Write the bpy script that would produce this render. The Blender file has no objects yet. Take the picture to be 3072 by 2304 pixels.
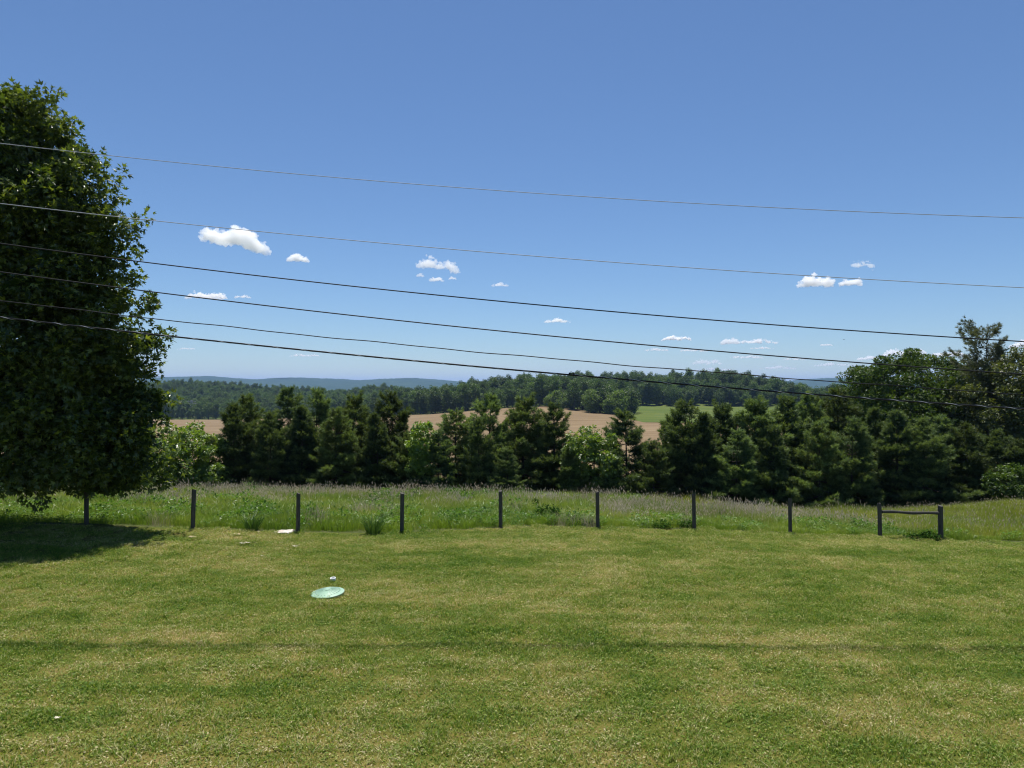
import bpy, math, random
import numpy as np
from mathutils import Vector, Matrix

R = math.radians
rng = np.random.default_rng(7)
random.seed(7)
scene = bpy.context.scene
col = scene.collection
CAMZ, FPX, HOR = 4.05, 710.0, 386.0

# ------------------------------------------------------------------ materials
class NT:
    def __init__(s, name):
        s.m = bpy.data.materials.new(name); s.m.use_nodes = True
        s.t = s.m.node_tree; s.t.nodes.clear()
        s.out = s.n('ShaderNodeOutputMaterial')
    def n(s, typ, **kw):
        nd = s.t.nodes.new(typ)
        for k, v in kw.items(): setattr(nd, k, v)
        return nd
    def l(s, a, b): s.t.links.new(a, b)
    def set(s, sock, v):
        if isinstance(v, bpy.types.NodeSocket): s.l(v, sock)
        else: sock.default_value = v
    def pos(s, scale=(1, 1, 1)):
        g = s.n('ShaderNodeNewGeometry')
        v = s.n('ShaderNodeVectorMath', operation='MULTIPLY'); s.l(g.outputs['Position'], v.inputs[0]); v.inputs[1].default_value = scale
        return v.outputs[0]
    def objc(s, scale=(1, 1, 1)):
        g = s.n('ShaderNodeTexCoord')
        v = s.n('ShaderNodeVectorMath', operation='MULTIPLY'); s.l(g.outputs['Object'], v.inputs[0]); v.inputs[1].default_value = scale
        return v.outputs[0]
    def noise(s, vec, scale, detail=3.0, rough=.55):
        t = s.n('ShaderNodeTexNoise'); s.l(vec, t.inputs['Vector'])
        t.inputs['Scale'].default_value = scale; t.inputs['Detail'].default_value = detail; t.inputs['Roughness'].default_value = rough
        return t.outputs['Fac']
    def ramp(s, fac, stops, interp='LINEAR'):
        r = s.n('ShaderNodeValToRGB'); s.l(fac, r.inputs[0]); e = r.color_ramp.elements; r.color_ramp.interpolation = interp
        while len(e) < len(stops): e.new(.5)
        for k, (p, c) in enumerate(stops):
            e[k].position = p; e[k].color = (*c, 1) if len(c) == 3 else c
        return r.outputs[0]
    def math(s, op, a, b=0.0, c=0.0, clamp=False):
        m = s.n('ShaderNodeMath', operation=op); m.use_clamp = clamp
        for k, v in enumerate((a, b, c)): s.set(m.inputs[k], v)
        return m.outputs[0]
    def rng(s, v, a, b, c=0., d=1.):
        m = s.n('ShaderNodeMapRange'); m.clamp = True
        s.l(v, m.inputs[0])
        for k, x in enumerate((a, b, c, d)): m.inputs[k + 1].default_value = x
        return m.outputs[0]
    def mix(s, fac, a, b, bt='MIX'):
        m = s.n('ShaderNodeMix', data_type='RGBA', blend_type=bt)
        s.set(m.inputs[0], fac)
        for k, v in ((6, a), (7, b)):
            if isinstance(v, tuple) and len(v) == 3: v = (*v, 1)
            s.set(m.inputs[k], v)
        return m.outputs[2]
    def island(s):
        return s.n('ShaderNodeNewGeometry').outputs['Random Per Island']
    def orand(s):
        return s.n('ShaderNodeObjectInfo').outputs['Random']
    def sep(s, vec):
        x = s.n('ShaderNodeSeparateXYZ'); s.l(vec, x.inputs[0]); return x.outputs

def leafy(nt, color, trans=.35, gloss=.05, rough=.4, tcol=None):
    d = nt.n('ShaderNodeBsdfDiffuse'); nt.set(d.inputs[0], color)
    t = nt.n('ShaderNodeBsdfTranslucent'); nt.set(t.inputs[0], tcol if tcol is not None else color)
    m = nt.n('ShaderNodeMixShader'); m.inputs[0].default_value = trans
    nt.l(d.outputs[0], m.inputs[1]); nt.l(t.outputs[0], m.inputs[2])
    o = m.outputs[0]
    if gloss > 0:
        g = nt.n('ShaderNodeBsdfGlossy'); g.inputs['Roughness'].default_value = rough
        m2 = nt.n('ShaderNodeMixShader'); m2.inputs[0].default_value = gloss
        nt.l(o, m2.inputs[1]); nt.l(g.outputs[0], m2.inputs[2]); o = m2.outputs[0]
    nt.l(o, nt.out.inputs[0])
    return nt.m

def foliage(name, dark, mid, light, trans=.35, gloss=.05, rough=.4, clump=.6, objvar=.25, lmix=.55, mp=.5):
    nt = NT(name)
    c = nt.ramp(nt.island(), [(0, dark), (mp, mid), (1, light)])
    n = nt.noise(nt.objc(), clump, 2)
    c = nt.mix(nt.rng(n, .35, .65, 0, lmix), c, light)
    k = nt.rng(nt.orand(), 0, 1, 1 - objvar, 1 + objvar)
    v = nt.n('ShaderNodeVectorMath', operation='SCALE'); nt.l(c, v.inputs[0]); nt.l(k, v.inputs['Scale'])
    tc = nt.mix(1.0, v.outputs[0], (1.5, 1.45, .5), 'MULTIPLY')
    return leafy(nt, v.outputs[0], trans, gloss, rough, tc)

def principled(nt, color, rough=.8, spec=.3, bump=None, bstr=.3, bdist=.02):
    p = nt.n('ShaderNodeBsdfPrincipled'); nt.set(p.inputs['Base Color'], color if not (isinstance(color, tuple) and len(color) == 3) else (*color, 1))
    nt.set(p.inputs['Roughness'], rough); p.inputs['Specular IOR Level'].default_value = spec
    if bump is not None:
        b = nt.n('ShaderNodeBump'); b.inputs['Strength'].default_value = bstr; b.inputs['Distance'].default_value = bdist
        nt.l(bump, b.inputs['Height']); nt.l(b.outputs[0], p.inputs['Normal'])
    nt.l(p.outputs[0], nt.out.inputs[0])
    return p

# lawn colour: world-position noise shared by blades and soil, so dry and lush areas agree
def lawn_color(nt):
    n1 = nt.noise(nt.pos((.22, .48, .5)), 1.0, 4, .62)
    n2 = nt.noise(nt.pos((.55, 1.0, 1)), 1.5, 4, .65)
    n3 = nt.noise(nt.pos((1, 1.6, 1)), 5.0, 3, .6)
    f = nt.math('ADD', nt.math('ADD', nt.math('MULTIPLY', n1, .36), nt.math('MULTIPLY', nt.noise(nt.pos((.30, .34, .3)), 1.0, 3, .5), .14)), nt.math('ADD', nt.math('MULTIPLY', n2, .32), nt.math('MULTIPLY', n3, .18)))
    f = nt.math('ADD', nt.math('MULTIPLY', nt.math('SUBTRACT', f, .5), 1.35), .492)
    yv = nt.sep(nt.pos())[1]
    f = nt.math('ADD', f, nt.rng(yv, 6.0, 13.0, .012, -.004))                    # the turf is drier close to the house
    return f
nt = NT('lawn_blades')
f = lawn_color(nt)
isl = nt.island()
f2 = nt.math('ADD', f, nt.math('MULTIPLY', nt.math('SUBTRACT', isl, .5), .36))
c = nt.ramp(f2, [(.28, (.065, .14, .015)), (.41, (.13, .222, .026)), (.50, (.218, .287, .047)), (.585, (.315, .318, .105)), (.69, (.50, .44, .26))])
LAWN_BLADE = leafy(nt, c, .38, .015, .5, nt.mix(1.0, c, (1.35, 1.35, .6), 'MULTIPLY'))
nt = NT('lawn_soil')
f = lawn_color(nt)
fine = nt.noise(nt.pos(), 40, 3)
f2 = nt.math('ADD', f, nt.math('MULTIPLY', nt.math('SUBTRACT', fine, .5), .35))
c = nt.ramp(f2, [(.30, (.04, .065, .01)), (.45, (.08, .095, .014)), (.55, (.14, .12, .03)), (.68, (.22, .17, .07))])
principled(nt, c, .95, .1, fine, .8, .03)
LAWN_SOIL = nt.m

nt = NT('meadow_soil')
fine = nt.noise(nt.pos(), 12, 3)
principled(nt, nt.ramp(fine, [(.3, (.03, .045, .012)), (.7, (.09, .10, .03))]), .95, .1, fine, .6, .05)
MEADOW_SOIL = nt.m

def grass_mat(name, stops, trans=.4, gloss=.03, big=.22, amp=.35, warm=(1.35, 1.4, .6)):
    nt = NT(name)
    n = nt.noise(nt.pos((1, 1, 0)), big, 3)
    f = nt.math('ADD', n, nt.math('MULTIPLY', nt.math('SUBTRACT', nt.island(), .5), amp))
    c = nt.ramp(f, stops)
    return leafy(nt, c, trans, gloss, .4, nt.mix(1.0, c, warm, 'MULTIPLY'))
G_LUSH = grass_mat('meadow_lush_grass', [(.25, (.09, .165, .022)), (.5, (.17, .255, .034)), (.75, (.27, .32, .06))])
G_TALL = grass_mat('meadow_tall_grass', [(.25, (.12, .19, .032)), (.5, (.22, .275, .06)), (.75, (.34, .34, .11))])
G_HAY = grass_mat('meadow_hay_grass', [(.25, (.14, .195, .025)), (.5, (.23, .265, .042)), (.75, (.34, .33, .08))])
G_HEAD = grass_mat('meadow_seed_heads', [(.25, (.48, .40, .29)), (.5, (.60, .52, .39)), (.75, (.70, .62, .47))], .4, .0, warm=(1, 1, 1))
G_DRY = grass_mat('meadow_dry_stalks', [(.25, (.34, .27, .17)), (.5, (.44, .37, .26)), (.75, (.54, .47, .36))], .35, .01, warm=(1, 1, 1))
G_WEED = grass_mat('meadow_weed_leaves', [(.25, (.05, .12, .016)), (.5, (.09, .18, .024)), (.75, (.16, .26, .045))], .4, .02)
G_BLUE = grass_mat('tussock_blades', [(.25, (.04, .09, .02)), (.5, (.08, .15, .035)), (.75, (.17, .23, .07))], .35, .03)
G_DARK = grass_mat('dark_weed_leaves', [(.25, (.02, .05, .01)), (.5, (.035, .08, .015)), (.75, (.07, .13, .025))], .3, .0)

nt = NT('weathered_wood')
o = nt.objc((1, 1, .12))
n = nt.noise(o, 38, 4, .6); n2 = nt.noise(nt.objc((1, 1, .5)), 5, 3)
c = nt.mix(nt.rng(n2, .35, .7), nt.ramp(n, [(.3, (.035, .031, .027)), (.7, (.12, .112, .10))]), (.075, .07, .06))
principled(nt, c, .85, .15, n, .6, .01); WOOD = nt.m

def bark(name, a, b):
    nt = NT(name)
    n = nt.noise(nt.objc((1, 1, .25)), 14, 4, .65)
    principled(nt, nt.ramp(n, [(.3, a), (.7, b)]), .9, .1, n, .8, .03)
    return nt.m
BARK = bark('oak_bark', (.045, .036, .028), (.13, .105, .085))
PINE_BARK = bark('pine_bark', (.035, .026, .02), (.10, .08, .065))

OAK_LEAF = foliage('oak_leaves', (.014, .034, .007), (.032, .064, .011), (.17, .215, .038), .38, .04, .32, .45, lmix=.3, mp=.6)  # rare pale tone puts yellow-green glints and highlights into the leaf colour
PINE_DARK = foliage('pine_needles', (.026, .054, .02), (.05, .09, .034), (.105, .155, .055), .25, .02, .5, .9, .3)
PINE_MID = foliage('olive_pine_needles', (.036, .062, .018), (.066, .10, .03), (.125, .16, .05), .25, .02, .5, .9, .3)
PINE_TIP = foliage('sunlit_new_pine_growth', (.072, .122, .044), (.118, .178, .066), (.18, .238, .095), .3, .02, .5, .9, .35)  # new growth tone, raised so lit bough ends are put into the colour
PINE_DEEP = foliage('deep_pine_needles', (.022, .05, .022), (.042, .08, .036), (.085, .135, .058), .25, .02, .5, .9, .3)
PINE_PALE = foliage('grey_pine_needles', (.06, .08, .045), (.10, .12, .07), (.16, .175, .10), .22, .03, .45, .7, .2)
MAPLE = foliage('broad_leaves', (.024, .054, .011), (.042, .082, .016), (.085, .135, .026), .34, .025, .4, .4)
OLIVE = foliage('olive_leaves', (.05, .08, .02), (.085, .115, .03), (.13, .155, .045), .34, .05, .4, .4)
BRIGHT = foliage('bright_leaves', (.062, .122, .017), (.105, .185, .025), (.18, .26, .042), .42, .06, .4, .8)
WOODS = foliage('woods_leaves', (.04, .08, .02), (.06, .11, .028), (.10, .155, .04), .30, .03, .45, .09, .4)
WOODS_LIGHT = foliage('light_woods_leaves', (.06, .115, .022), (.09, .155, .03), (.14, .21, .045), .36, .03, .45, .09, .25)

def field_mat(name, stops, sc, stretch, bump=.4):
    nt = NT(name)
    n = nt.noise(nt.pos(stretch), sc, 5, .6); n2 = nt.noise(nt.pos(), .9, 4, .7)
    n3 = nt.noise(nt.pos((.02, .35, .02)), 1.2, 2); n4 = nt.noise(nt.pos(), .018, 3)
    f = nt.math('ADD', nt.math('ADD', nt.math('MULTIPLY', n, .35), nt.math('MULTIPLY', n2, .2)), nt.math('ADD', nt.math('MULTIPLY', n3, .22), nt.math('MULTIPLY', n4, .23)))
    principled(nt, nt.ramp(f, stops), .95, .05, n2, bump, .5)
    return nt.m
TAN = field_mat('brown_stubble', [(.36, (.13, .09, .05)), (.5, (.18, .13, .075)), (.64, (.25, .19, .115))], .16, (.12, .9, 1))
GREENF = field_mat('green_pasture', [(.36, (.055, .085, .018)), (.5, (.08, .11, .025)), (.64, (.13, .14, .04))], .05, (.5, 1, 1))
VALLEY = field_mat('valley_grass', [(.36, (.05, .08, .02)), (.5, (.08, .11, .028)), (.64, (.15, .15, .055))], .03, (.6, 1, 1))
FARHILL = field_mat('far_hill_woods', [(.38, (.015, .033, .016)), (.5, (.026, .050, .022)), (.64, (.048, .075, .032))], .006, (1, 1, 1))

# ------------------------------------------------------------------ mesh helpers
def nrm(a): return a / np.maximum(np.linalg.norm(a, axis=-1, keepdims=True), 1e-9)

class MB:
    """collects (verts, faces, material slot) blocks; build() links them as one mesh"""
    def __init__(s): s.V, s.F, s.n, s.sm = [], [], 0, []
    def add(s, V, F, slot=0, smooth=False):
        V = np.asarray(V, float).reshape(-1, 3); F = np.asarray(F, int)
        s.V.append(V); s.F.append((F + s.n, slot, smooth)); s.n += len(V)
    def mesh(s, name, mats):
        me = bpy.data.meshes.new(name)
        V = np.concatenate(s.V) if s.V else np.zeros((0, 3))
        me.vertices.add(len(V)); me.vertices.foreach_set('co', V.astype(np.float32).ravel())
        loops = np.concatenate([f.ravel() for f, _, _ in s.F]).astype(np.int32)
        tot = np.concatenate([np.full(len(f), f.shape[1]) for f, _, _ in s.F])
        st = np.concatenate(([0], np.cumsum(tot)[:-1])).astype(np.int32)
        me.loops.add(len(loops)); me.loops.foreach_set('vertex_index', loops)
        me.polygons.add(len(tot)); me.polygons.foreach_set('loop_start', st)
        me.polygons.foreach_set('material_index', np.concatenate([np.full(len(f), k) for f, k, _ in s.F]).astype(np.int32))
        me.polygons.foreach_set('use_smooth', np.concatenate([np.full(len(f), sm) for f, _, sm in s.F]).astype(bool))
        for m in (mats if isinstance(mats, (list, tuple)) else [mats]): me.materials.append(m)
        me.update(calc_edges=True)
        return me
    def build(s, name, mats, parent=None, coll=None):
        o = bpy.data.objects.new(name, s.mesh(name, mats)); (coll or col).objects.link(o)
        if parent is not None: o.parent = parent
        return o

def tag(o, label=None, cat=None, group=None, kind=None):
    for k, v in (('label', label), ('category', cat), ('group', group), ('kind', kind)):
        if v: o[k] = v
    return o
def empty(name, loc, rz=0.0, sc=None):
    o = bpy.data.objects.new(name, None); col.objects.link(o)
    o.location = loc; o.rotation_euler = (0, 0, rz); o.empty_display_size = .3
    if sc is not None: o.scale = sc if isinstance(sc, tuple) else (sc,) * 3
    return o

def tube(P, rad, n=8, cap=True):
    P = np.asarray(P, float); m = len(P); rad = np.broadcast_to(np.asarray(rad, float), (m,))
    T = nrm(np.gradient(P, axis=0)); up = np.array([0, 0, 1.]) if abs(T[0, 2]) < .9 else np.array([1., 0, 0])
    A = nrm(np.cross(T, up)); B = np.cross(T, A)
    a = np.linspace(0, 2 * np.pi, n, endpoint=False)
    V = P[:, None] + rad[:, None, None] * (np.cos(a)[None, :, None] * A[:, None] + np.sin(a)[None, :, None] * B[:, None])
    V = V.reshape(-1, 3); F = []
    for i in range(m - 1):
        for k in range(n):
            F.append((i * n + k, i * n + (k + 1) % n, (i + 1) * n + (k + 1) % n, (i + 1) * n + k))
    return V, np.array(F)
def add_tube(mb, P, rad, n=8, slot=0, smooth=True):
    V, F = tube(P, rad, n); mb.add(V, F, slot, smooth)
    m = len(P)
    mb.add(V[:n][::-1], [tuple(range(n))], slot); mb.add(V[-n:], [tuple(range(n))], slot)

def lathe(prof, n=40):
    prof = np.asarray(prof, float); a = np.linspace(0, 2 * np.pi, n, endpoint=False)
    V = np.stack([prof[:, 0:1] * np.cos(a), prof[:, 0:1] * np.sin(a), np.repeat(prof[:, 1:2], n, 1)], -1).reshape(-1, 3)
    F = [(i * n + k, i * n + (k + 1) % n, (i + 1) * n + (k + 1) % n, (i + 1) * n + k) for i in range(len(prof) - 1) for k in range(n)]
    return V, np.array(F)

LOBED = (np.array([(0, 0, 0), (.45, .15, .02), (1, 0, -.10), (.45, -.15, .02), (.14, .24, 0), (.58, .55, -.07), (.14, -.24, 0), (.58, -.55, -.07)]),
         np.array([(0, 3, 2, 1), (0, 1, 5, 4), (0, 6, 7, 3)]))
DIAMOND = (np.array([(0, 0, 0), (.5, .30, .06), (1, 0, -.08), (.5, -.30, .06)]), np.array([(0, 3, 2, 1)]))
NEEDLE = (np.array([(0, .07, 0), (0, -.07, 0), (1, 0, 0)]), np.array([(0, 1, 2)]))

def leaves(mb, P, D, N, size, tmpl, slot=0):
    T, F = tmpl; P = np.asarray(P); n = len(P)
    D = nrm(D); S = nrm(np.cross(N, D)); Nn = np.cross(D, S)
    size = np.broadcast_to(np.asarray(size, float), (n,))
    V = P[:, None] + size[:, None, None] * (T[None, :, 0:1] * D[:, None] + T[None, :, 1:2] * S[:, None] + T[None, :, 2:3] * Nn[:, None])
    FF = (F[None] + (np.arange(n) * len(T))[:, None, None]).reshape(-1, F.shape[1])
    mb.add(V.reshape(-1, 3), FF, slot)

def blades(mb, B, H, lean, width, slot=0, bend=.6):
    """grass blades: base points B, heights H, horizontal lean vectors, base widths"""
    n = len(B); a = rng.uniform(0, 2 * np.pi, n); S = np.stack([np.cos(a), np.sin(a), np.zeros(n)], -1) * (np.broadcast_to(width, (n,))[:, None] * .5)
    up = np.array([0, 0, 1.])
    M = B + up * (H * .6)[:, None] + lean * (.35 * H)[:, None]
    T = B + up * (H * (1 - .15 * bend))[:, None] + lean * H[:, None]
    V = np.stack([B - S, B + S, M - S * .8, M + S * .8, T - S * .12, T + S * .12], 1).reshape(-1, 3)
    F = (np.array([(0, 1, 3, 2), (2, 3, 5, 4)])[None] + (np.arange(n) * 6)[:, None, None]).reshape(-1, 4)
    mb.add(V, F, slot)

def rdir(n):
    v = rng.normal(size=(n, 3)); return nrm(v)

# ------------------------------------------------------------------ terrain
XF = [-30, -12.2, -9.3, -6.35, -3.34, -.36, 2.72, 5.88, 9.2, 12.4, 14.6, 30]
ZF = [.55, .10, -.11, -.30, -.42, -.38, -.46, -.60, -.84, -1.10, -1.25, -1.7]
YF = [18.5, 20.3, 20.7, 21.1, 21.6, 22.2, 22.6, 23.0, 23.5, 24.0, 24.2, 26.0]
XB = [-40, -18.3, -12.5, -2.6, 4.8, 9.7, 14.7, 22.2, 24.6, 27.4, 40]
ZB = [-1.6, -1.74, -1.80, -1.86, -2.06, -2.36, -2.82, -2.82, -2.55, -2.33, -1.8]
def fence_y(x): return np.interp(x, XF, YF)
KN = [
    (90, [0], [-9.0]), (150, [0], [-13.5]),
    (300, [-200, -60, 0, 60, 200], [-22, -16, -14.8, -14, -14]),
    (480, [-300, -150, -57, -10, 23, 60, 110, 300], [-27, -22, -16.3, -12.5, -10.2, -13, -14.5, -15]),
    (600, [-300, -100, -57, 20, 60, 110, 300], [-27, -21, -16, -9, -10, -13.8, -15]),
    (720, [-400, -200, -110, -69, -50, -40, -21, 16, 44, 63, 91, 185, 225, 250, 268, 285, 400], [-30, -30, -25, -19, -12, -8.5, -6.6, -4, -3, -1, -2, 0, 0, -4, -11, -20, -22]),
    (800, [-300, -150, -69, 0, 200, 260, 500], [-30, -30, -22, -8, -8, -22, -24]),
    (1150, [-700, -567, -507, -379, -259, -207, -170, -133, 0, 300, 600], [-8, -8, -4, -15, -20, -11, -16, -21, -25, -25, -22]),
    (1500, [0], [-33]), (5000, [0], [-28]), (20000, [0], [-28])]
def Hgt(x, y):
    x, y = np.broadcast_arrays(np.asarray(x, float), np.asarray(y, float))
    zf = np.interp(x, XF, ZF); yf = fence_y(x); zb = np.interp(x, XB, ZB)
    s = np.clip((y - 6) / (yf - 6), 0, 1) ** 1.6
    z = zf * s
    t = np.clip((y - yf) / (38 - yf), 0, 1); z = np.where(y > yf, zf + (zb - zf) * t, z)
    ys = [38, 48] + [k[0] for k in KN]
    zs = [zb, zb - 2.3] + [np.interp(x, k[1], k[2]) for k in KN]
    for i in range(len(ys) - 1):
        u = np.clip((y - ys[i]) / (ys[i + 1] - ys[i]), 0, 1)
        if ys[i] >= 150: u = u * u * (3 - 2 * u)
        z = np.where(y > ys[i], zs[i] + (zs[i + 1] - zs[i]) * u, z)
    return z
def H1(x, y): return float(Hgt(x, y))
def bumpy(x, y): return .02 * np.sin(x * 1.7 + 3 * np.sin(y * .9)) * np.sin(y * 2.1 + x * .4)
def at(px, py, Y=None):
    """point of the ground seen at a 1024x768 picture position, or the point there at depth Y"""
    if Y is not None: return ((px - 512) / FPX * Y, Y, CAMZ + (HOR - py) / FPX * Y)
    ys = np.arange(5, 60, .02); xs = (px - 512) / FPX * ys
    g = Hgt(xs, ys); k = np.argmax(CAMZ + (HOR - py) / FPX * ys <= g)
    return (float(xs[k]), float(ys[k]), float(g[k]))

def sheet(name, xs, ya, yb, rows, mat, kind='structure', dz=0.0, power=1.0, zf=None, smooth=True):
    xs = np.asarray(xs, float); t = (np.arange(rows + 1) / rows) ** power
    ya = np.broadcast_to(ya(xs) if callable(ya) else ya, xs.shape); yb = np.broadcast_to(yb(xs) if callable(yb) else yb, xs.shape)
    Y = ya[None] + (yb - ya)[None] * t[:, None]; X = np.repeat(xs[None], rows + 1, 0)
    Z = (zf or Hgt)(X, Y) + dz
    n = len(xs); i, j = np.meshgrid(np.arange(rows), np.arange(n - 1), indexing='ij'); b = (i * n + j).ravel()
    mb = MB(); mb.add(np.stack([X, Y, Z], -1).reshape(-1, 3), np.stack([b, b + 1, b + n + 1, b + n], -1), 0, smooth)
    return tag(mb.build(name, mat), kind=kind)

sheet('lawn', np.arange(-60, 60.1, .5), -12, fence_y, 80, LAWN_SOIL)
sheet('meadow', np.arange(-60, 60.1, .5), fence_y, 49, 60, MEADOW_SOIL)
xs = np.sinh(np.linspace(-1, 1, 241) * 4.5) / np.sinh(4.5) * 9000
sheet('valley', xs, 47.5, 6000, 200, VALLEY, dz=-.04, power=2.6)
tan_end = lambda x: np.interp(x, [-400, -220, -60, 20, 45, 60, 62, 170], [712, 712, 505, 505, 470, 430, 345, 335])
sheet('brown_field', np.arange(-400, 170, 5.), 110, tan_end, 80, TAN, dz=.25)
sheet('green_field', np.arange(62, 420, 6.), lambda x: np.interp(x, [62, 170, 420], [345.5, 335.5, 300]), 640, 50, GREENF, dz=.3)

def nz(x, seed, octs=4):
    r = np.random.default_rng(seed); y = np.zeros_like(x); a = 1.
    for o in range(octs):
        y += a * np.sin(x * (2.0 ** o) * r.uniform(.8, 1.2) + r.uniform(0, 6)); a *= .5
    return y
def ridge(name, Yc, pts, y0, y1, mat, label_seed, extra, base=-30., amp=4.):
    pp = np.array(pts); X = (pp[:, 0] - 512) / FPX * Yc; Z = CAMZ + (HOR - pp[:, 1]) / FPX * Yc
    xs = np.arange(X[0] - extra, X[-1] + extra, 35.)
    def zf(x, y):
        crest = np.interp(x, np.r_[X[0] - extra, X, X[-1] + extra], np.r_[Z[0] * .6, Z, Z[-1] * .5])
        u = np.clip((y - y0) / (Yc - y0), 0, 1); d = np.clip((y - Yc) / (y1 - Yc), 0, 1)
        w = np.where(y <= Yc, u * u * (3 - 2 * u), 1 - d * d)
        spur = 1 - .22 * (1 - w) * (1 + nz(x / 420., label_seed) * .6)
        tree = amp * (nz(x / 26. + y / 40., label_seed + 1, 3) + .7 * nz(y / 31. - x / 37., label_seed + 2, 3)) * .5
        return base + (crest - base) * w * spur + tree * np.clip(w * 3, 0, 1)
    return sheet(name, xs, y0, y1, 60, mat, zf=zf)
q = .463
ridge('hills', 7000, [(x * q, y * q) for x, y in [(100, 818), (332, 816), (454, 812.5), (506, 817), (566, 820.5), (600, 817), (636, 815.5), (727, 818.5), (780, 821.7), (834, 818.5), (895, 816.7), (958, 821), (1015, 826), (1150, 835), (1400, 838), (1640, 832), (1681, 825), (1720, 822), (1748, 819), (1788, 816.5), (1827, 817), (1900, 815), (2100, 818), (2300, 822)]],
      4800, 8200, FARHILL, 3, 2500)
ridge('mountain', 15000, [(420, 386), (520, 384), (555, 379.5), (569, 377), (585, 379.5), (650, 382), (740, 383), (790, 381.5), (900, 384)], 12500, 17000, FARHILL, 9, 2500, -30, 3)

# ------------------------------------------------------------------ instanced ground cover (stuff)
hidden = bpy.data.collections.new('cover_sources')           # not linked to the scene: only the clumps the cover repeats
def scatter(name, label, sources, P, rot, scl, idx):
    c = bpy.data.collections.new(name + '_sources')
    for k, o in enumerate(sources):
        for u in list(o.users_collection): u.objects.unlink(o)
        o.name = f'{name}_source_{k:02d}'; c.objects.link(o)
    me = bpy.data.meshes.new(name); me.vertices.add(len(P)); me.vertices.foreach_set('co', np.asarray(P, np.float32).ravel())
    a = me.attributes.new('rot', 'FLOAT_VECTOR', 'POINT'); a.data.foreach_set('vector', np.asarray(rot, np.float32).ravel())
    a = me.attributes.new('scl', 'FLOAT_VECTOR', 'POINT'); a.data.foreach_set('vector', np.asarray(scl, np.float32).ravel())
    a = me.attributes.new('idx', 'INT', 'POINT'); a.data.foreach_set('value', np.asarray(idx, np.int32))
    o = bpy.data.objects.new(name, me); col.objects.link(o)
    g = bpy.data.node_groups.new(name + '_nodes', 'GeometryNodeTree')
    g.interface.new_socket('Geometry', in_out='INPUT', socket_type='NodeSocketGeometry'); g.interface.new_socket('Geometry', in_out='OUTPUT', socket_type='NodeSocketGeometry')
    gi, go = g.nodes.new('NodeGroupInput'), g.nodes.new('NodeGroupOutput')
    ci = g.nodes.new('GeometryNodeCollectionInfo'); ci.inputs[0].default_value = c; ci.inputs[1].default_value = True; ci.inputs[2].default_value = True
    ip = g.nodes.new('GeometryNodeInstanceOnPoints'); ip.inputs['Pick Instance'].default_value = True
    g.links.new(gi.outputs[0], ip.inputs['Points']); g.links.new(ci.outputs[0], ip.inputs['Instance'])
    for nm, typ, sk in (('rot', 'FLOAT_VECTOR', 'Rotation'), ('scl', 'FLOAT_VECTOR', 'Scale'), ('idx', 'INT', 'Instance Index')):
        na = g.nodes.new('GeometryNodeInputNamedAttribute'); na.data_type = typ; na.inputs[0].default_value = nm
        out = [s for s in na.outputs if s.enabled and s.name == 'Attribute'][0]
        g.links.new(out, ip.inputs[sk])
    g.links.new(ip.outputs[0], go.inputs[0])
    md = o.modifiers.new('cover', 'NODES'); md.node_group = g
    return tag(o, label, kind='stuff')

def lawn_patch(n, hmin, hmax):
    mb = MB(); B = np.c_[rng.uniform(-.5, .5, (n, 2)), np.zeros(n) - .005]
    h = rng.uniform(hmin, hmax, n) * (.75 + .35 * np.sin(B[:, 0] * 7 + 1) * np.sin(B[:, 1] * 6) + .35 * np.sin(B[:, 0] * 23 + 2) * np.sin(B[:, 1] * 27))
    a = rng.uniform(0, 2 * np.pi, n); L = rng.uniform(.2, 1.5, n)
    blades(mb, B, np.maximum(h, .015), np.stack([np.cos(a) * L, np.sin(a) * L, np.zeros(n)], -1), rng.uniform(.005, .0115, n))
    m = n // 9
    P = np.c_[rng.uniform(-.5, .5, (m, 2)), rng.uniform(.015, .045, m)]
    D = rdir(m); D[:, 2] *= .3; N = nrm(np.c_[rng.normal(0, .35, (m, 2)), np.ones(m)])
    leaves(mb, P, D, N, rng.uniform(.018, .042, m), DIAMOND)
    return mb.build('lawn_patch', LAWN_BLADE)
patches = [lawn_patch(2300, .03, .075) for _ in range(3)]
pts = []
y = 5.2
while y < 27:
    hw = .76 * y + 7
    for x in np.arange(-hw, hw, .8):
        xx, yy = x + rng.uniform(-.1, .1), y + rng.uniform(-.1, .1)
        if yy < fence_y(xx) - .15: pts.append((xx, yy))
    y += .8
pts = np.array(pts); n = len(pts)
P = np.c_[pts, Hgt(pts[:, 0], pts[:, 1])]
sl = np.arctan((Hgt(pts[:, 0], pts[:, 1] + .5) - Hgt(pts[:, 0], pts[:, 1] - .5)))
scatter('lawn_grass', 'short mown grass with dry straw coloured patches', patches, P, np.c_[sl, np.zeros(n), rng.integers(0, 4, n) * np.pi / 2 + rng.normal(0, .1, n)],
        np.c_[np.full((n, 2), 1.0) * rng.uniform(.95, 1.15, (n, 1)), rng.uniform(.75, 1.25, n)], rng.integers(0, 3, n))

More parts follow.
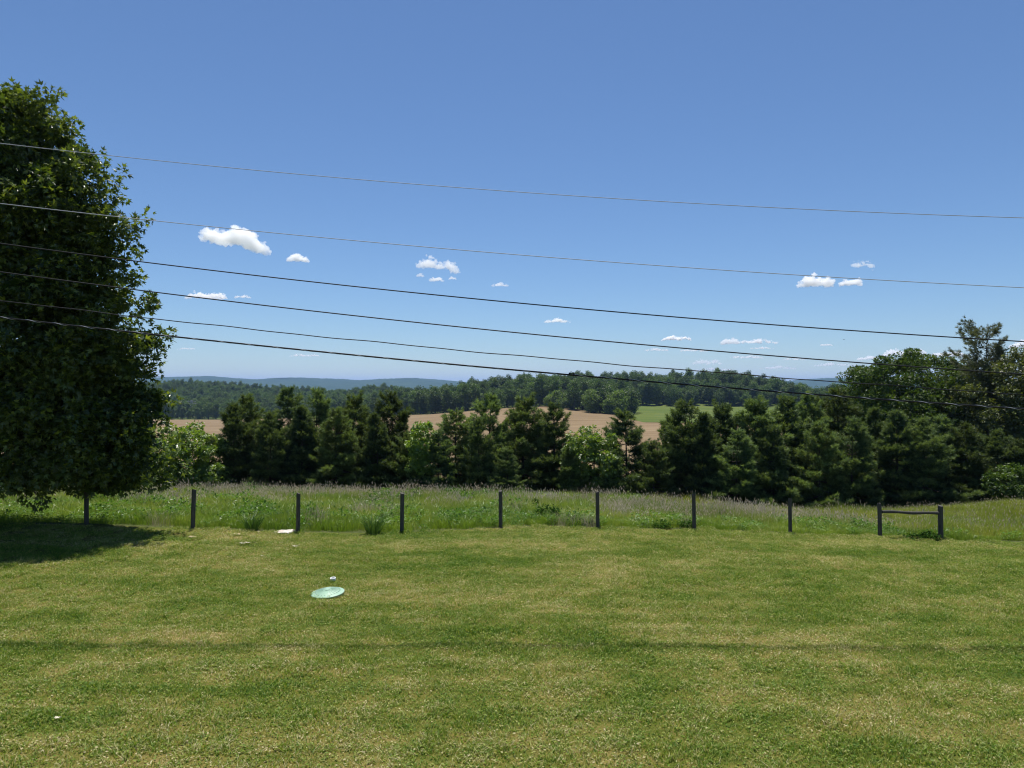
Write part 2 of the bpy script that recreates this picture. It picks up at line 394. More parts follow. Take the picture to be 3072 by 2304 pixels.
def clump(n, r, h, w, lean, mat):
    mb = MB(); a = rng.uniform(0, 2 * np.pi, n); q_ = np.sqrt(rng.uniform(0, 1, n)) * r
    B = np.stack([np.cos(a) * q_, np.sin(a) * q_, np.full(n, -.03)], -1)
    a2 = a + rng.normal(0, 1.2, n); L = rng.uniform(.05, lean, n)
    blades(mb, B, rng.uniform(h[0], h[1], n), np.stack([np.cos(a2) * L, np.sin(a2) * L, np.zeros(n)], -1), rng.uniform(w[0], w[1], n), 0, 1.2)
    return mb, mat
def meadow_sources():
    out = []
    for _ in range(2): mb, m = clump(170, .42, (.16, .46), (.008, .017), .9, G_LUSH); out.append(mb.build('tuft', [m]))            # 0,1 lush
    for _ in range(2): mb, m = clump(140, .42, (.25, .56), (.005, .010), .45, G_TALL); out.append(mb.build('tuft', [m]))             # 2,3 tall
    for _ in range(2):                                                                                                              # 4,5 seed heads
        mb, m = clump(80, .42, (.2, .46), (.005, .010), .5, G_TALL)
        k = 14; a = rng.uniform(0, 2 * np.pi, k); q_ = np.sqrt(rng.uniform(0, 1, k)) * .45; B = np.stack([np.cos(a) * q_, np.sin(a) * q_, np.zeros(k)], -1)
        ln = rng.normal(0, .14, (k, 3)); ln[:, 2] = 0; h = rng.uniform(.36, .58, k)
        blades(mb, B, h, ln, .004, 1, 0)
        T = B + np.array([0, 0, 1.]) * (h * .88)[:, None] + ln * (h * .85)[:, None]
        D = nrm(np.c_[ln[:, :2] * 2 + rng.normal(0, .25, (k, 2)), np.ones(k)])
        leaves(mb, T, D, rdir(k), rng.uniform(.07, .12, k), (DIAMOND[0] * (1, .4, 1), DIAMOND[1]), 1)
        leaves(mb, T, D, rdir(k), rng.uniform(.07, .12, k), (DIAMOND[0] * (1, .4, 1), DIAMOND[1]), 1)
        out.append(mb.build('tuft', [m, G_HEAD]))
    for _ in range(1): mb, m = clump(90, .4, (.25, .65), (.004, .009), .8, G_DRY); out.append(mb.build('tuft', [m]))                # 6 dry
    for _ in range(2):                                                                                                              # 7,8 weeds
        mb, m = clump(60, .4, (.15, .4), (.007, .014), .8, G_LUSH)
        k = 130; P_ = np.c_[rng.normal(0, .2, (k, 2)), rng.uniform(.08, .42, k)]; D = rdir(k); D[:, 2] = D[:, 2] * .4 + .1
        leaves(mb, P_, D, nrm(np.c_[rng.normal(0, .5, (k, 2)), np.ones(k)]), rng.uniform(.05, .12, k), DIAMOND, 1)
        out.append(mb.build('tuft', [m, G_WEED]))
    for _ in range(2):                                                                                                              # 9,10 hay
        mb, m = clump(170, .45, (.2, .46), (.005, .010), .6, G_HAY)
        k = 2; a = rng.uniform(0, 2 * np.pi, k); q_ = np.sqrt(rng.uniform(0, 1, k)) * .45; B = np.stack([np.cos(a) * q_, np.sin(a) * q_, np.zeros(k)], -1)
        h = rng.uniform(.36, .54, k); ln = rng.normal(0, .15, (k, 3)); ln[:, 2] = 0
        blades(mb, B, h, ln, .004, 1, 0)
        leaves(mb, B + np.array([0, 0, 1.]) * (h * .85)[:, None] + ln * (h * .8)[:, None], nrm(np.c_[ln[:, :2] * 2, np.ones(k)]), rdir(k), rng.uniform(.08, .14, k), (DIAMOND[0] * (1, .4, 1), DIAMOND[1]), 1)
        out.append(mb.build('tuft', [m, G_DRY]))
    return out
src = meadow_sources()
def vnoise(x, y, seed):
    r = np.random.default_rng(seed); o = np.zeros_like(x)
    for k in range(7):
        a = r.uniform(0, 6.28); f_ = r.uniform(.25, 1.5); o += np.sin((x * np.cos(a) + y * np.sin(a)) * f_ + r.uniform(0, 6.28)) / 2.6
    return o
pts = []
y = 19.5
while y < 45.5:
    hw = .76 * y + 6; st = .36 if y < 30 else .44
    for x in np.arange(-hw, hw, st):
        xx, yy = x + rng.uniform(-.2, .2), y + rng.uniform(-.2, .2)
        if yy > fence_y(xx) + .28 + .12 * math.sin(xx * 2.3) + .1 * math.sin(xx * 5.1): pts.append((xx, yy))
    y += st
pts = np.array(pts); n = len(pts); X, Y = pts.T
dy = Y - fence_y(X); v1 = vnoise(X, Y * 1.3, 1) ; v2 = vnoise(X * 1.6, Y * 2, 2); u = rng.uniform(0, 1, n)
idx = np.where(u < .5, rng.integers(0, 2, n), rng.integers(2, 4, n))                    # mixed green
lush = (dy < 3.6 + 1.3 * v1) | (v2 - v1 > .9)
idx = np.where(lush, np.where(u < .55, rng.integers(0, 2, n), np.where(u < .75, rng.integers(7, 9, n), rng.integers(2, 4, n))), idx)
purple = ((X > 3.5) & (X < 19) & (dy > 2.6 + .7 * v1) & (dy < 9.5 + 1.2 * v2 - np.clip(X - 8, 0, 10) * .35) & (u < .8)) | ((X < -2.0 + 2 * v2) & (dy > 11.0 + 2 * v1) & (u < .55)) | (v1 + .6 * v2 > 1.25) & (dy > 2.5) & (u < .6)
idx = np.where(purple, np.where(u < .58, rng.integers(4, 6, n), np.where(u < .66, 6, rng.integers(2, 4, n))), idx)
hay = ((X > 14.5) & (dy > 1.2)) | ((X > 7) & (dy > 9 - (X - 8) * .35))
idx = np.where(hay & ~(purple & (X < 19) & (dy < 7)), np.where(u < .85, rng.integers(9, 11, n), rng.integers(2, 4, n)), idx)
idx = np.where((X > 15) & ((idx == 4) | (idx == 5) | (idx == 6)), 9, idx)
idx = np.where((v2 - .5 * v1 > 1.25) & (u < .3) & (X < 13), 6, idx)
s = rng.uniform(.75, 1.2, n) * np.clip(.62 + dy * .16, .62, 1.05)
hz = s * (1 + .26 * v2)
scatter('meadow_grass', 'tall unmown grass with purple brown seed heads beyond the fence posts', src, np.c_[pts, Hgt(X, Y)], np.c_[rng.normal(0, .06, (n, 2)), rng.uniform(0, 6.28, n)], np.c_[s, s, hz], idx)

# ------------------------------------------------------------------ trees
def trunk_mesh(h, r0, r1, bend=.15, n=9, rows=8, limbs=()):
    mb = MB(); t = np.linspace(0, 1, rows)
    P = np.c_[bend * np.sin(t * 2.3), bend * .6 * np.sin(t * 3.1 + 1) - bend * .6 * math.sin(1), t * h - .15]
    rr = r0 + (r1 - r0) * t; rr[0] *= 1.35
    add_tube(mb, P, rr, n)
    for (z0, end, r) in limbs:
        k = np.array([np.interp(z0, P[:, 2], P[:, 0]), np.interp(z0, P[:, 2], P[:, 1]), z0]); e = np.array(end, float)
        s = np.linspace(0, 1, 6)[:, None]; sag = np.array([0, 0, 1.]) * (np.sin(s * np.pi) * np.linalg.norm(e - k) * .08)
        add_tube(mb, k + (e - k) * s + sag, r * (1 - .8 * s[:, 0]), 6)
    return mb

def crown_clumps(mb, C, cr, per, size, tmpl, flat=.65, droop=.25, up=.8, slot=0):
    """leaf clumps: centres C, radii cr, leaves per clump; leaves sit on each clump's outer shell"""
    C = np.repeat(C, per, 0); n = len(C); rad = np.repeat(cr, per)
    d = rdir(n); f_ = rng.uniform(.25, 1, n) ** .5
    P = C + d * (rad * f_)[:, None] * (1, 1, flat)
    D = d + rng.normal(0, .55, (n, 3)); D[:, 2] -= droop
    N = rng.normal(0, .6, (n, 3)) + d * .5; N[:, 2] += up
    leaves(mb, P, D, N, size * rng.uniform(.65, 1.25, n), tmpl, slot)

# the big oak at the left edge of the lawn
def oak():
    base = np.array((-15.8, 20.2)); gz = H1(*base)
    root = empty('oak_tree', (base[0], base[1], gz))
    tag(root, 'large dense dark green leafy tree at the left edge of the lawn', 'tree')
    pr = np.array([(1.0, 5.5), (1.85, 5.5), (2.6, 5.6), (3.45, 5.7), (4.4, 4.95), (5.0, 5.4), (5.9, 5.0), (6.6, 4.85), (7.66, 4.5), (8.1, 4.8), (8.5, 5.05), (9.0, 4.6), (9.77, 3.9), (10.6, 3.3), (11.5, 2.5), (12.2, 1.8), (12.6, 1.0)])
    mb = MB(); NB, per_ = 132, 9
    zs_ = np.linspace(1.5, 12.1, 300); wz = np.interp(zs_, pr[:, 0], pr[:, 1]) + .3
    zb_ = rng.choice(zs_, NB, p=wz / wz.sum()); tb = rng.uniform(0, 2 * np.pi, NB)
    k_ = 46; zb_[:k_] = np.linspace(1.5, 11.9, k_); tb[:k_] = rng.uniform(-1.2, .5, k_)                    # boughs on the open lawn side
    tipr = (np.interp(zb_, pr[:, 0], pr[:, 1]) - .35) * rng.uniform(.70, .97, NB)
    reach = [(11.9, 1.2), (11.9, 2.0), (12.0, 2.75), (11.45, 3.2), (10.9, 3.5), (10.45, 3.85), (9.95, 4.2), (9.65, 4.55), (9.0, 4.7), (8.75, 5.15), (8.4, 5.5), (8.05, 5.15), (7.7, 4.75), (7.1, 4.8), (6.6, 5.1), (6.2, 4.95), (5.5, 5.45), (5.05, 5.75), (4.75, 5.55), (4.1, 5.3), (3.6, 5.9), (3.1, 5.95), (2.5, 5.85), (2.0, 5.75), (1.6, 5.95), (1.3, 5.6), (1.2, 4.6), (1.1, 5.2)]
    n0 = len(reach); zb_[-n0:] = [z for z, r in reach]; tipr[-n0:] = [r - .28 for z, r in reach]; tb[-n0:] = rng.uniform(-.3, .12, n0)
    C, crr = [], []
    for b in range(NB):
        n_ = per_; u_ = rng.uniform(.5, 1.0, n_) ** .8; u_[0] = 1.0
        wd = .30 + .75 * np.sin(np.clip(u_, 0, 1) * np.pi * .82)
        rr = tipr[b] * u_; th = tb[b] + rng.normal(0, .55, n_) * wd / np.maximum(rr, 1.2)
        zz = zb_[b] - (1 - u_) * tipr[b] * .18 + rng.normal(0, .30, n_) * wd
        cs = np.sign(np.cos(th)) * np.abs(np.cos(th)) ** .7
        bk_ = np.sin(th) > 0
        z_ = zz - gz + np.where(bk_ & (zz < 3), 1.0, 0)
        C.append(np.c_[rr * cs, rr * np.sin(th) * np.where(bk_, .28, .58), z_]); crr.append(rng.uniform(.26, .56, n_) * (1.2 - .4 * u_))
    ni = 330; zi = rng.choice(zs_, ni, p=wz / wz.sum()); ti = rng.uniform(0, 2 * np.pi, ni); ri = np.interp(zi, pr[:, 0], pr[:, 1]) * rng.uniform(.1, .8, ni)
    C.append(np.c_[ri * np.cos(ti), ri * np.sin(ti) * np.where(np.sin(ti) > 0, .28, .55), zi - gz]); crr.append(rng.uniform(.5, .9, ni))
    m2 = 190; z3 = rng.uniform(1.5, 5.2, m2); t3 = rng.uniform(-1.25, 1.25, m2); r3 = (np.interp(z3, pr[:, 0], pr[:, 1]) - .5) * rng.uniform(.6, .97, m2)
    C.append(np.c_[r3 * np.cos(t3) ** .6, r3 * np.sin(t3) * np.where(t3 > 0, .26, .5), z3 - gz]); crr.append(rng.uniform(.35, .65, m2))
    C = np.concatenate(C); crr = np.concatenate(crr); N = len(C)
    low = .95 + .32 * np.sin(C[:, 0] * 1.9 + 1) + .18 * np.sin(C[:, 0] * 4.7 + C[:, 1]); C[:, 2] = np.where(C[:, 2] < low, low + rng.uniform(0, .5, N), C[:, 2])
    crown_clumps(mb, C, crr, 100, .15, LOBED, .7, .3, .7)
    # sprigs sticking out of the outline
    m = 760; kb = rng.integers(0, NB, m); th = tb[kb] + rng.normal(0, .12, m); rr = tipr[kb] * rng.uniform(.90, 1.10, m) + .25; z2 = np.minimum(zb_[kb] + rng.normal(0, .34, m), 12.3)
    S = np.c_[rr * np.sign(np.cos(th)) * np.abs(np.cos(th)) ** .7, rr * np.sin(th) * np.where(np.sin(th) > 0, .28, .58), np.maximum(z2 - gz, 1.15)]
    crown_clumps(mb, S, rng.uniform(.12, .3, m), 26, .15, LOBED, .9, .1, .6)
    mb.build('crown', [OAK_LEAF], root)
    limbs = []
    for k in rng.choice(N, 60, replace=False):
        e = C[k]; z0 = max(1.0, e[2] - .45 * math.hypot(e[0], e[1]) - .3); limbs.append((min(z0, 11.5), e, .075))
    trunk_mesh(11.2, .30, .05, .2, 12, 10, limbs).build('trunk', [BARK], root)
oak()

# white pines: whorls of level limbs, each limb carrying needle tufts
def pine_data(h, half, seed, mat, open_=0.0, bare=.05, dens=1.0, shape=.8, layers=2.0):
    global rng
    keep = rng; rng = np.random.default_rng(seed)
    mt, mc = MB(), MB()
    t = np.linspace(0, 1, 9); bx, by = rng.normal(0, .12, 2)
    TP = np.c_[bx * np.sin(t * 3), by * np.sin(t * 3), t * h * .985 - .2]
    add_tube(mt, TP, .012 * h * (1 - t * .93) + .012, 8)
    nw = int(h * layers); ph0 = rng.uniform(0, 6.28); T, TD, TS, TN = [], [], [], []
    for w in range(nw):
        f_ = bare + (1 - bare) * (w + rng.uniform(-.25, .25)) / nw
        z = f_ * h
        if z < .12: z = .15
        L0 = half * max(.05, (1 - f_)) ** shape * (1.25 if f_ > .15 else 1.1) * rng.uniform(.84, 1.12)
        for b in range(int(rng.integers(6, 10))):
            a = rng.uniform(0, 6.283); L = L0 * rng.uniform(.55, 1.15) * (1 + .22 * math.sin(a + ph0 + f_ * 2)) + .12
            if rng.uniform() < open_: continue
            rise = np.interp(f_, [0, .35, .8, 1], [-.05, .12, .5, 1.1]) + rng.normal(0, .08)
            d = np.array([math.cos(a), math.sin(a), 0]); o = np.array([np.interp(z, TP[:, 2], TP[:, 0]), np.interp(z, TP[:, 2], TP[:, 1]), z])
            s = np.linspace(0, 1, 5)[:, None]; BP = o + d * L * s + np.array([0, 0, 1.]) * (L * rise * (.55 * s + .45 * s ** 2.2) - .10 * L * np.sin(s * 3.14))
            if L > .5: add_tube(mt, BP, (.006 + .011 * L) * (1 - .85 * s[:, 0]), 4)
            k = max(7, int(L * 20 * dens))
            for j in range(k):
                u = rng.uniform(.3 if L > .7 else .0, 1.0) ** .8
                p = o + d * L * u + np.array([0, 0, 1.]) * (L * rise * (.55 * u + .45 * u ** 2.2) - .10 * L * math.sin(u * 3.14))
                side = rng.normal(0, 1); lat = np.array([-d[1], d[0], 0]) * side
                off = lat * (.06 + .24 * (1 - u * .6)) * min(L, 1.5) + np.array([0, 0, 1.]) * rng.normal(.02, .07)
                T.append(p + off); TD.append(d * .8 + lat * .45 + np.array([0, 0, .28 + rng.normal(0, .15)])); TS.append(rng.uniform(.8, 1.25)); TN.append(u)
        T.append(np.array([np.interp(z, TP[:, 2], TP[:, 0]), np.interp(z, TP[:, 2], TP[:, 1]), z])); TD.append(np.array([0, 0, 1.])); TS.append(1.); TN.append(0)
    for j in range(6): T.append(np.array([TP[-1, 0], TP[-1, 1], h * (.95 + .05 * j / 5)])); TD.append(np.array([rng.normal(0, .2), rng.normal(0, .2), 1.])); TS.append(.9); TN.append(1)
    T, TD, TS = np.array(T), nrm(np.array(TD)), np.array(TS); per = 20
    P = np.repeat(T, per, 0); D = np.repeat(TD, per, 0); m = len(P)
    P = P + D * rng.uniform(-.05, .10, (m, 1)) + rng.normal(0, .035, (m, 3))
    new = np.repeat(np.array(TN) + rng.uniform(-.25, .25, len(TN)) > .80, per); sz = np.repeat(TS, per) * rng.uniform(.16, .28, m); DD = D * .8 + rdir(m) * .75
    DD[new] += (0, 0, .35)
    leaves(mc, P[~new], DD[~new], rdir(int((~new).sum())), sz[~new], NEEDLE, 0)
    leaves(mc, P[new] + (0, 0, .04), DD[new], rdir(int(new.sum())), sz[new], NEEDLE, 1)                   # this year's paler growth at the limb ends, its colour brightened as if sunlit
    out = (mt.mesh('trunk', [PINE_BARK]), mc.mesh('crown', [mat, PINE_TIP if mat != PINE_PALE else PINE_PALE])); rng = keep
    return out
def tree_from(data, name, label, cat, loc, rz, sc, group=None):
    root = empty(name, loc, rz, sc); tag(root, label, cat, group)
    for me, nm in zip(data, ('trunk', 'crown')):
        c_ = bpy.data.objects.new(nm, me); col.objects.link(c_); c_.parent = root
    return root
PH = 8.0
PINES = []
for k in range(11):
    r_ = np.random.default_rng(200 + k)
    PINES.append(pine_data(PH, r_.uniform(2.5, 3.3), 11 + k, (PINE_DARK, PINE_MID, PINE_DARK, PINE_DEEP)[k % 4], r_.uniform(.02, .12), .03, r_.uniform(.9, 1.1), r_.uniform(.74, 1.02), r_.uniform(2.4, 3.1)))
row = [  # display x, tip y, depth, variant, width factor, label
    (501, 874, 46.5, 4, .95, 'blunt topped dark pine beside the bright shrub at the left end of the row'),
    (533, 857, 49.5, 5, .9, 'thin dark pine spire behind the blunt pine at the left end of the row'),
    (580, 892, 46.0, 1, .85, 'lower pine between the thin left spire and the tall pine above the third fence post'),
    (618, 842, 48.5, 0, .95, 'tall pointed pine left above the third fence post from the left'),
    (652, 880, 46.5, 1, .9, 'lower pine in the gap straight above the third fence post'),
    (688, 843, 48.5, 2, .85, 'tall pine right above the third fence post with broad lower limbs'),
    (727, 885, 46.0, 3, .9, 'lower pine wedged between two tall pines right of the third fence post'),
    (765, 856, 48.5, 0, .9, 'pointed dark pine halfway between the third and fourth fence posts'),
    (808, 893, 46.2, 1, .8, 'low pine left of the broad dense pine above the fourth fence post'),
    (845, 851, 48.5, 4, 1.0, 'broad dense round shouldered pine above the fourth fence post'),
    (880, 935, 46.4, 5, .9, 'low pine right of the fourth fence post beside the pale sapling'),
    (948, 930, 45.6, 3, .9, 'low pine below the brown field gap right of the pale sapling'),
    (986, 886, 47.0, 2, 1.05, 'medium pine with spreading limbs left of the fifth fence post'),
    (1030, 905, 45.3, 1, .7, 'low pine just left of the fifth fence post under the taller pines'),
    (1062, 856, 48.5, 0, 1.0, 'tall broad pine directly above the fifth fence post'),
    (1096, 972, 44.6, 5, .9, 'small young pine standing in front of the row right of the fifth fence post'),
    (1133, 860, 48.5, 3, 1.05, 'tall pine right of the fifth fence post with open upper limbs'),
    (1195, 876, 47.5, 1, .95, 'slim pointed pine against the brown field between the fifth and sixth posts'),
    (1228, 968, 45.0, 4, .7, 'low dark pine at the foot of the bright vine covered bush'),
    (1349, 887, 47.0, 2, 1.05, 'spreading pine standing alone right of the sixth fence post'),
    (1322, 972, 45.0, 3, .7, 'low pine leaning left of the lone spreading pine by the sixth post'),
    (1412, 955, 45.3, 1, .9, 'low pine under the brown field gap left of the seventh fence post'),
    (1478, 868, 47.5, 4, 1.0, 'tall leafy topped pine left of the seventh fence post'),
    (1520, 895, 46.0, 0, .75, 'lower pine right above the seventh fence post'),
    (1559, 877, 48.0, 3, .9, 'pale pine right of the seventh fence post against the green field'),
    (1595, 930, 45.2, 5, 1.0, 'low pine in the dip between seventh and eighth fence posts'),
    (1634, 868, 47.5, 0, 1.05, 'pointed tiered pine with drooping lower limbs left of the eighth post'),
    (1697, 860, 49.0, 5, 1.1, 'narrow dark pine spire directly above the eighth fence post'),
    (1672, 925, 45.5, 2, .75, 'low spreading pine in front of the narrow spire above the eighth post'),
    (1748, 857, 50.5, 3, .9, 'open thin crowned pine right of the eighth fence post'),
    (1770, 915, 45.6, 4, .85, 'lower bushy pine halfway between the eighth post and the rail'),
    (1809, 842, 50.5, 1, 1.0, 'tall pine touching the left side of the large round tree'),
    (1845, 905, 46.0, 0, .9, 'lower pine in front of the left side of the large round tree'),
    (1885, 882, 48.5, 2, .9, 'pine rising in front of the middle of the large round tree left of the rail'),
    (1935, 890, 46.5, 0, 1.0, 'dark tiered pine behind the rail between the two right hand posts'),
    (1990, 905, 46.0, 1, 1.0, 'dark pine above the right hand post of the rail'),
    (2040, 900, 48.0, 4, 1.0, 'dark pine in front of the right side of the large round tree'),
    (2085, 915, 47.0, 3, 1.0, 'shaded pine below the tall bare trunked pine'),
    (2150, 930, 47.0, 2, 1.0, 'shaded pine near the right edge of the photo below the olive tree'),
    (2205, 950, 46.0, 0, .9, 'shaded low pine cut by the right edge of the photo'),
    (300, 905, 47.0, 0, 1.0, 'pine mostly hidden by the right side of the large lawn tree'),
    (120, 890, 47.0, 2, 1.0, 'pine hidden behind the middle of the large lawn tree'),
]
for i, (dx, dyy, Y, var, wf, lab) in enumerate(row):
    x, y, z = at(dx * q, dyy * q, Y); g = H1(x, y); h = (z - g)
    s = h / PH
    tree_from(PINES[(i * 7 + var) % 11], 'pine_tree', lab, 'pine tree', (x, y, g), rng.uniform(0, 6.28), (s * wf * (1 + .25 * max(0, 1 - s)), s * wf * (1 + .25 * max(0, 1 - s)), s), 'pines in a row beyond the meadow')
for i, (dx, dyy) in enumerate([(556, 905), (600, 900), (640, 905), (706, 895), (745, 900), (790, 890), (826, 900), (868, 905), (1012, 935), (1085, 905), (1112, 910), (1162, 915), (1225, 975), (1262, 985), (1325, 930), (1385, 975), (1440, 935), (1456, 900), (1541, 905), (1578, 910), (1612, 915), (1655, 905), (1722, 900), (1785, 890), (1828, 885), (1862, 900), (1910, 905), (1962, 910), (2015, 915), (2062, 915), (2118, 925), (2178, 930)]):
    Y = 51.5 + (i * 37 % 10) * .15; x, y, z = at(dx * q, (dyy + 16) * q, Y); g = H1(x, y); s = (z - g) / PH
    tree_from(PINES[(i * 5 + 3) % 11], 'pine_tree', 'pine standing in the second rank, filling a gap between taller pines of the row', 'pine tree', (x, y, g), rng.uniform(0, 6.28), (s * .85, s * .85, s), 'second rank of pines in the row')
# tall bare trunked pine at the right
x, y, z = at(2132 * q, 716 * q, 60); g = H1(x, y)
tree_from(pine_data(z - g, 3.0, 31, PINE_PALE, .22, .32, .58, .36), 'pine_tree', 'tallest pale pine with visible trunk and airy crown rising above the right hand trees', 'pine tree', (x, y, g), .7, 1.0, 'pines in a row beyond the meadow')

def broadleaf(name, label, loc, h, rx, z0, mat, ncl, per, size, tmpl=LOBED, r0=.2, bk=BARK, cat='tree', clr=(.5, .95), squash=.62, group=None, ry=None, seed=1, top=.95):
    global rng
    keep = rng; rng = np.random.default_rng(seed)
    root = empty(name, loc, 0); tag(root, label, cat, group); ry = ry or rx
    d = rdir(ncl); rf = np.where(rng.uniform(0, 1, ncl) < .75, rng.uniform(.8, 1, ncl), rng.uniform(.3, .8, ncl))
    lob = 1 + .16 * np.sin(3 * np.arctan2(d[:, 1], d[:, 0]) + seed) * np.cos(4 * d[:, 2] + seed)
    C = d * (rf * lob)[:, None] * (rx - clr[0] * .6, ry - clr[0] * .6, (h - z0) / 2 - clr[0] * .5)
    C[:, 2] = np.where(C[:, 2] < 0, C[:, 2] * top, C[:, 2]) + (h + z0) / 2
    crr = rng.uniform(*clr, ncl); mb = MB()
    crown_clumps(mb, C, crr, per, size, tmpl, squash, .2, .8)
    mc = mb.mesh('crown', [mat])
    limbs = [(max(.3, min(e[2] - .5 * math.hypot(e[0], e[1]), h * .8)), e, r0 * .3) for e in C[rng.choice(ncl, min(ncl, 26), replace=False)]]
    mt = trunk_mesh(h * .86, r0, r0 * .15, r0, 8, 8, limbs).mesh('trunk', [bk])
    for me, nm in ((mt, 'trunk'), (mc, 'crown')):
        o = bpy.data.objects.new(nm, me); col.objects.link(o); o.parent = root
    rng = keep
    return root
def place(dx, dyy, Y):
    x, y, z = at(dx * q, dyy * q, Y); g = H1(x, y); return (x, y, g), z - g
loc, h = place(1960, 757, 66)
broadleaf('round_tree', 'large round crowned dark green tree rising above the pines at the right', loc, h, 7.0, 2.0, MAPLE, 520, 150, .25, r0=.3, clr=(.55, 1.1), seed=4)
loc, h = place(2215, 740, 58)
broadleaf('leafy_tree', 'olive green leafy tree cut off by the right edge of the photo', loc, h, 5.0, 1.5, OLIVE, 340, 120, .22, r0=.25, clr=(.5, .95), seed=5)
loc, h = place(2140, 880, 57)
broadleaf('leafy_tree', 'shaded leafy tree below the tall pale pine', loc, h, 3.0, .8, OLIVE, 130, 110, .2, r0=.14, seed=15, clr=(.45, .8))
loc, h = place(405, 905, 45.5)
broadleaf('leafy_shrub', 'bright green tall leafy shrub between the lawn tree and the pine row', loc, h * .97, 2.6, .15, BRIGHT, 120, 80, .22, r0=.08, cat='shrub', clr=(.3, .65), seed=6)
loc, h = place(455, 985, 45.0)
broadleaf('leafy_shrub', 'low bright green shrub at the foot of the leftmost blunt pine', loc, h, 1.5, .1, BRIGHT, 55, 70, .2, r0=.05, cat='shrub', clr=(.25, .5), seed=7)
loc, h = place(340, 985, 44.6)
broadleaf('leafy_shrub', 'bright green shrub partly hidden by the right edge of the large lawn tree', loc, h, 2.2, .1, BRIGHT, 80, 80, .2, r0=.05, cat='shrub', clr=(.3, .6), seed=17)
loc, h = place(911, 905, 45.4)
broadleaf('leafy_sapling', 'pale green slender sapling in front of the brown field between fourth and fifth posts', loc, h, 1.15, 1.4, BRIGHT, 44, 60, .22, r0=.05, cat='sapling', clr=(.25, .5), seed=8)
loc, h = place(1281, 918, 45.6)
broadleaf('vine_covered_bush', 'bright yellow green vine covered bush with rounded top above the sixth post', loc, h, 2.0, .2, BRIGHT, 95, 90, .2, r0=.07, cat='bush', clr=(.3, .6), seed=9)
loc, h = place(1490, 872, 50.5)
broadleaf('leafy_sapling', 'light green leafy tree top poking out behind the pine left of the seventh post', loc, h, 1.7, 2.5, OLIVE, 50, 70, .22, r0=.06, cat='sapling', clr=(.3, .55), seed=10)
loc, h = place(2195, 1000, 43.5)
broadleaf('leafy_shrub', 'shaded leafy shrub at the meadow edge near the right edge of the photo', loc, h, 1.7, .1, MAPLE, 70, 80, .18, r0=.05, cat='shrub', clr=(.3, .55), seed=12)
# under the pines: shaded brush filling the foot of the row is left as the pines' own low limbs

# ------------------------------------------------------------------ woods on the hills
def woods_tree(seed, h, rx, mat):
    global rng
    keep = rng; rng = np.random.default_rng(seed); mb = MB()
    ncl = 72; d = rdir(ncl)
    lob = 1 + .2 * np.sin(3 * np.arctan2(d[:, 1], d[:, 0]) + seed) * np.cos(5 * d[:, 2] + seed)
    C = d * (rng.uniform(.62, 1, ncl) * lob)[:, None] * (rx - .8, rx - .8, h * .46) + (0, 0, h * .52)
    crown_clumps(mb, C, rng.uniform(.9, 1.7, ncl), 46, .75, DIAMOND, .7, .1, .8)
    add_tube(mb, [(0, 0, -.5), (.1, 0, h * .4), (0, .1, h * .8)], [.35, .25, .08], 6, 1)
    me = mb.mesh('woods_tree', [mat, BARK]); rng = keep
    return me
WT = [woods_tree(50 + k, hh, rr, WOODS) for k, (hh, rr) in enumerate([(17, 5.2), (19, 4.6), (15, 5.6), (18, 5.0), (20, 4.2)])]
WL = [woods_tree(70 + k, hh, rr, WOODS_LIGHT) for k, (hh, rr) in enumerate([(12, 5.4), (10, 5.0)])]
front = lambda x: np.interp(x, [-140, -95, -60, 10, 28, 40, 56, 72, 84, 90, 340], [640, 570, 516, 508, 470, 445, 420, 430, 470, 612, 612])
back = lambda x: np.interp(x, [-140, -80, -50, 270, 320, 340], [690, 740, 800, 800, 730, 660])
mid = []
yy = 400.
while yy < 810:
    for xx in np.arange(-150, 345, 8.2):
        a, b = xx + rng.uniform(-3.5, 3.5), yy + rng.uniform(-3.5, 3.5)
        if front(a) < b < back(a): mid.append((a, b, b - front(a)))
    yy += 8.6
mid = np.array(mid); order = np.argsort(mid[:, 2])
crest = np.abs(mid[:, 1] - 722) < 12
lead = set(order[:110].tolist()) | set(np.nonzero(crest)[0][:70].tolist())
rest = []
for k, (a, b, dd) in enumerate(mid):
    if k in lead:
        near = dd < 45 and 25 < a < 88
        me = (WL[k % 2] if near and rng.uniform() < .7 else WT[int(rng.integers(0, 5))])
        o = bpy.data.objects.new('woods_tree', me); col.objects.link(o)
        sc = rng.uniform(.68, 1.2); o.location = (a, b, H1(a, b)); o.rotation_euler = (0, 0, rng.uniform(0, 6.28)); o.scale = (sc * rng.uniform(1.0, 1.3), sc * rng.uniform(1.0, 1.3), sc)
        if crest[k] and dd > 60: tag(o, 'dark green broadleaf tree on the crest of the wooded hill behind the fields', 'tree', 'trees on the crest of the wooded hill')
        elif near: tag(o, 'rounded lighter green tree in the wooded spur between brown and green fields', 'tree', 'trees in the spur of woods between the fields')
        elif a > 84: tag(o, 'dark broadleaf tree in the front rank of woods behind the green field', 'tree', 'front trees of the woods behind the green field')
        else: tag(o, 'dark broadleaf tree in the front rank of woods above the brown field', 'tree', 'front trees of the woods behind the brown field')
    else: rest.append((a, b))
def tree_stuff(name, label, pts, lo=.65, hi=1.15):
    pts = np.array(pts); n = len(pts); s = rng.uniform(lo, hi, n)
    srcs = []
    for me in WT:
        o = bpy.data.objects.new('source', me); col.objects.link(o); srcs.append(o)
    scatter(name, label, srcs, np.c_[pts, Hgt(pts[:, 0], pts[:, 1])], np.c_[np.zeros((n, 2)), rng.uniform(0, 6.28, n)], np.c_[s * rng.uniform(.9, 1.15, n), s * rng.uniform(.9, 1.15, n), s], rng.integers(0, len(srcs), n))
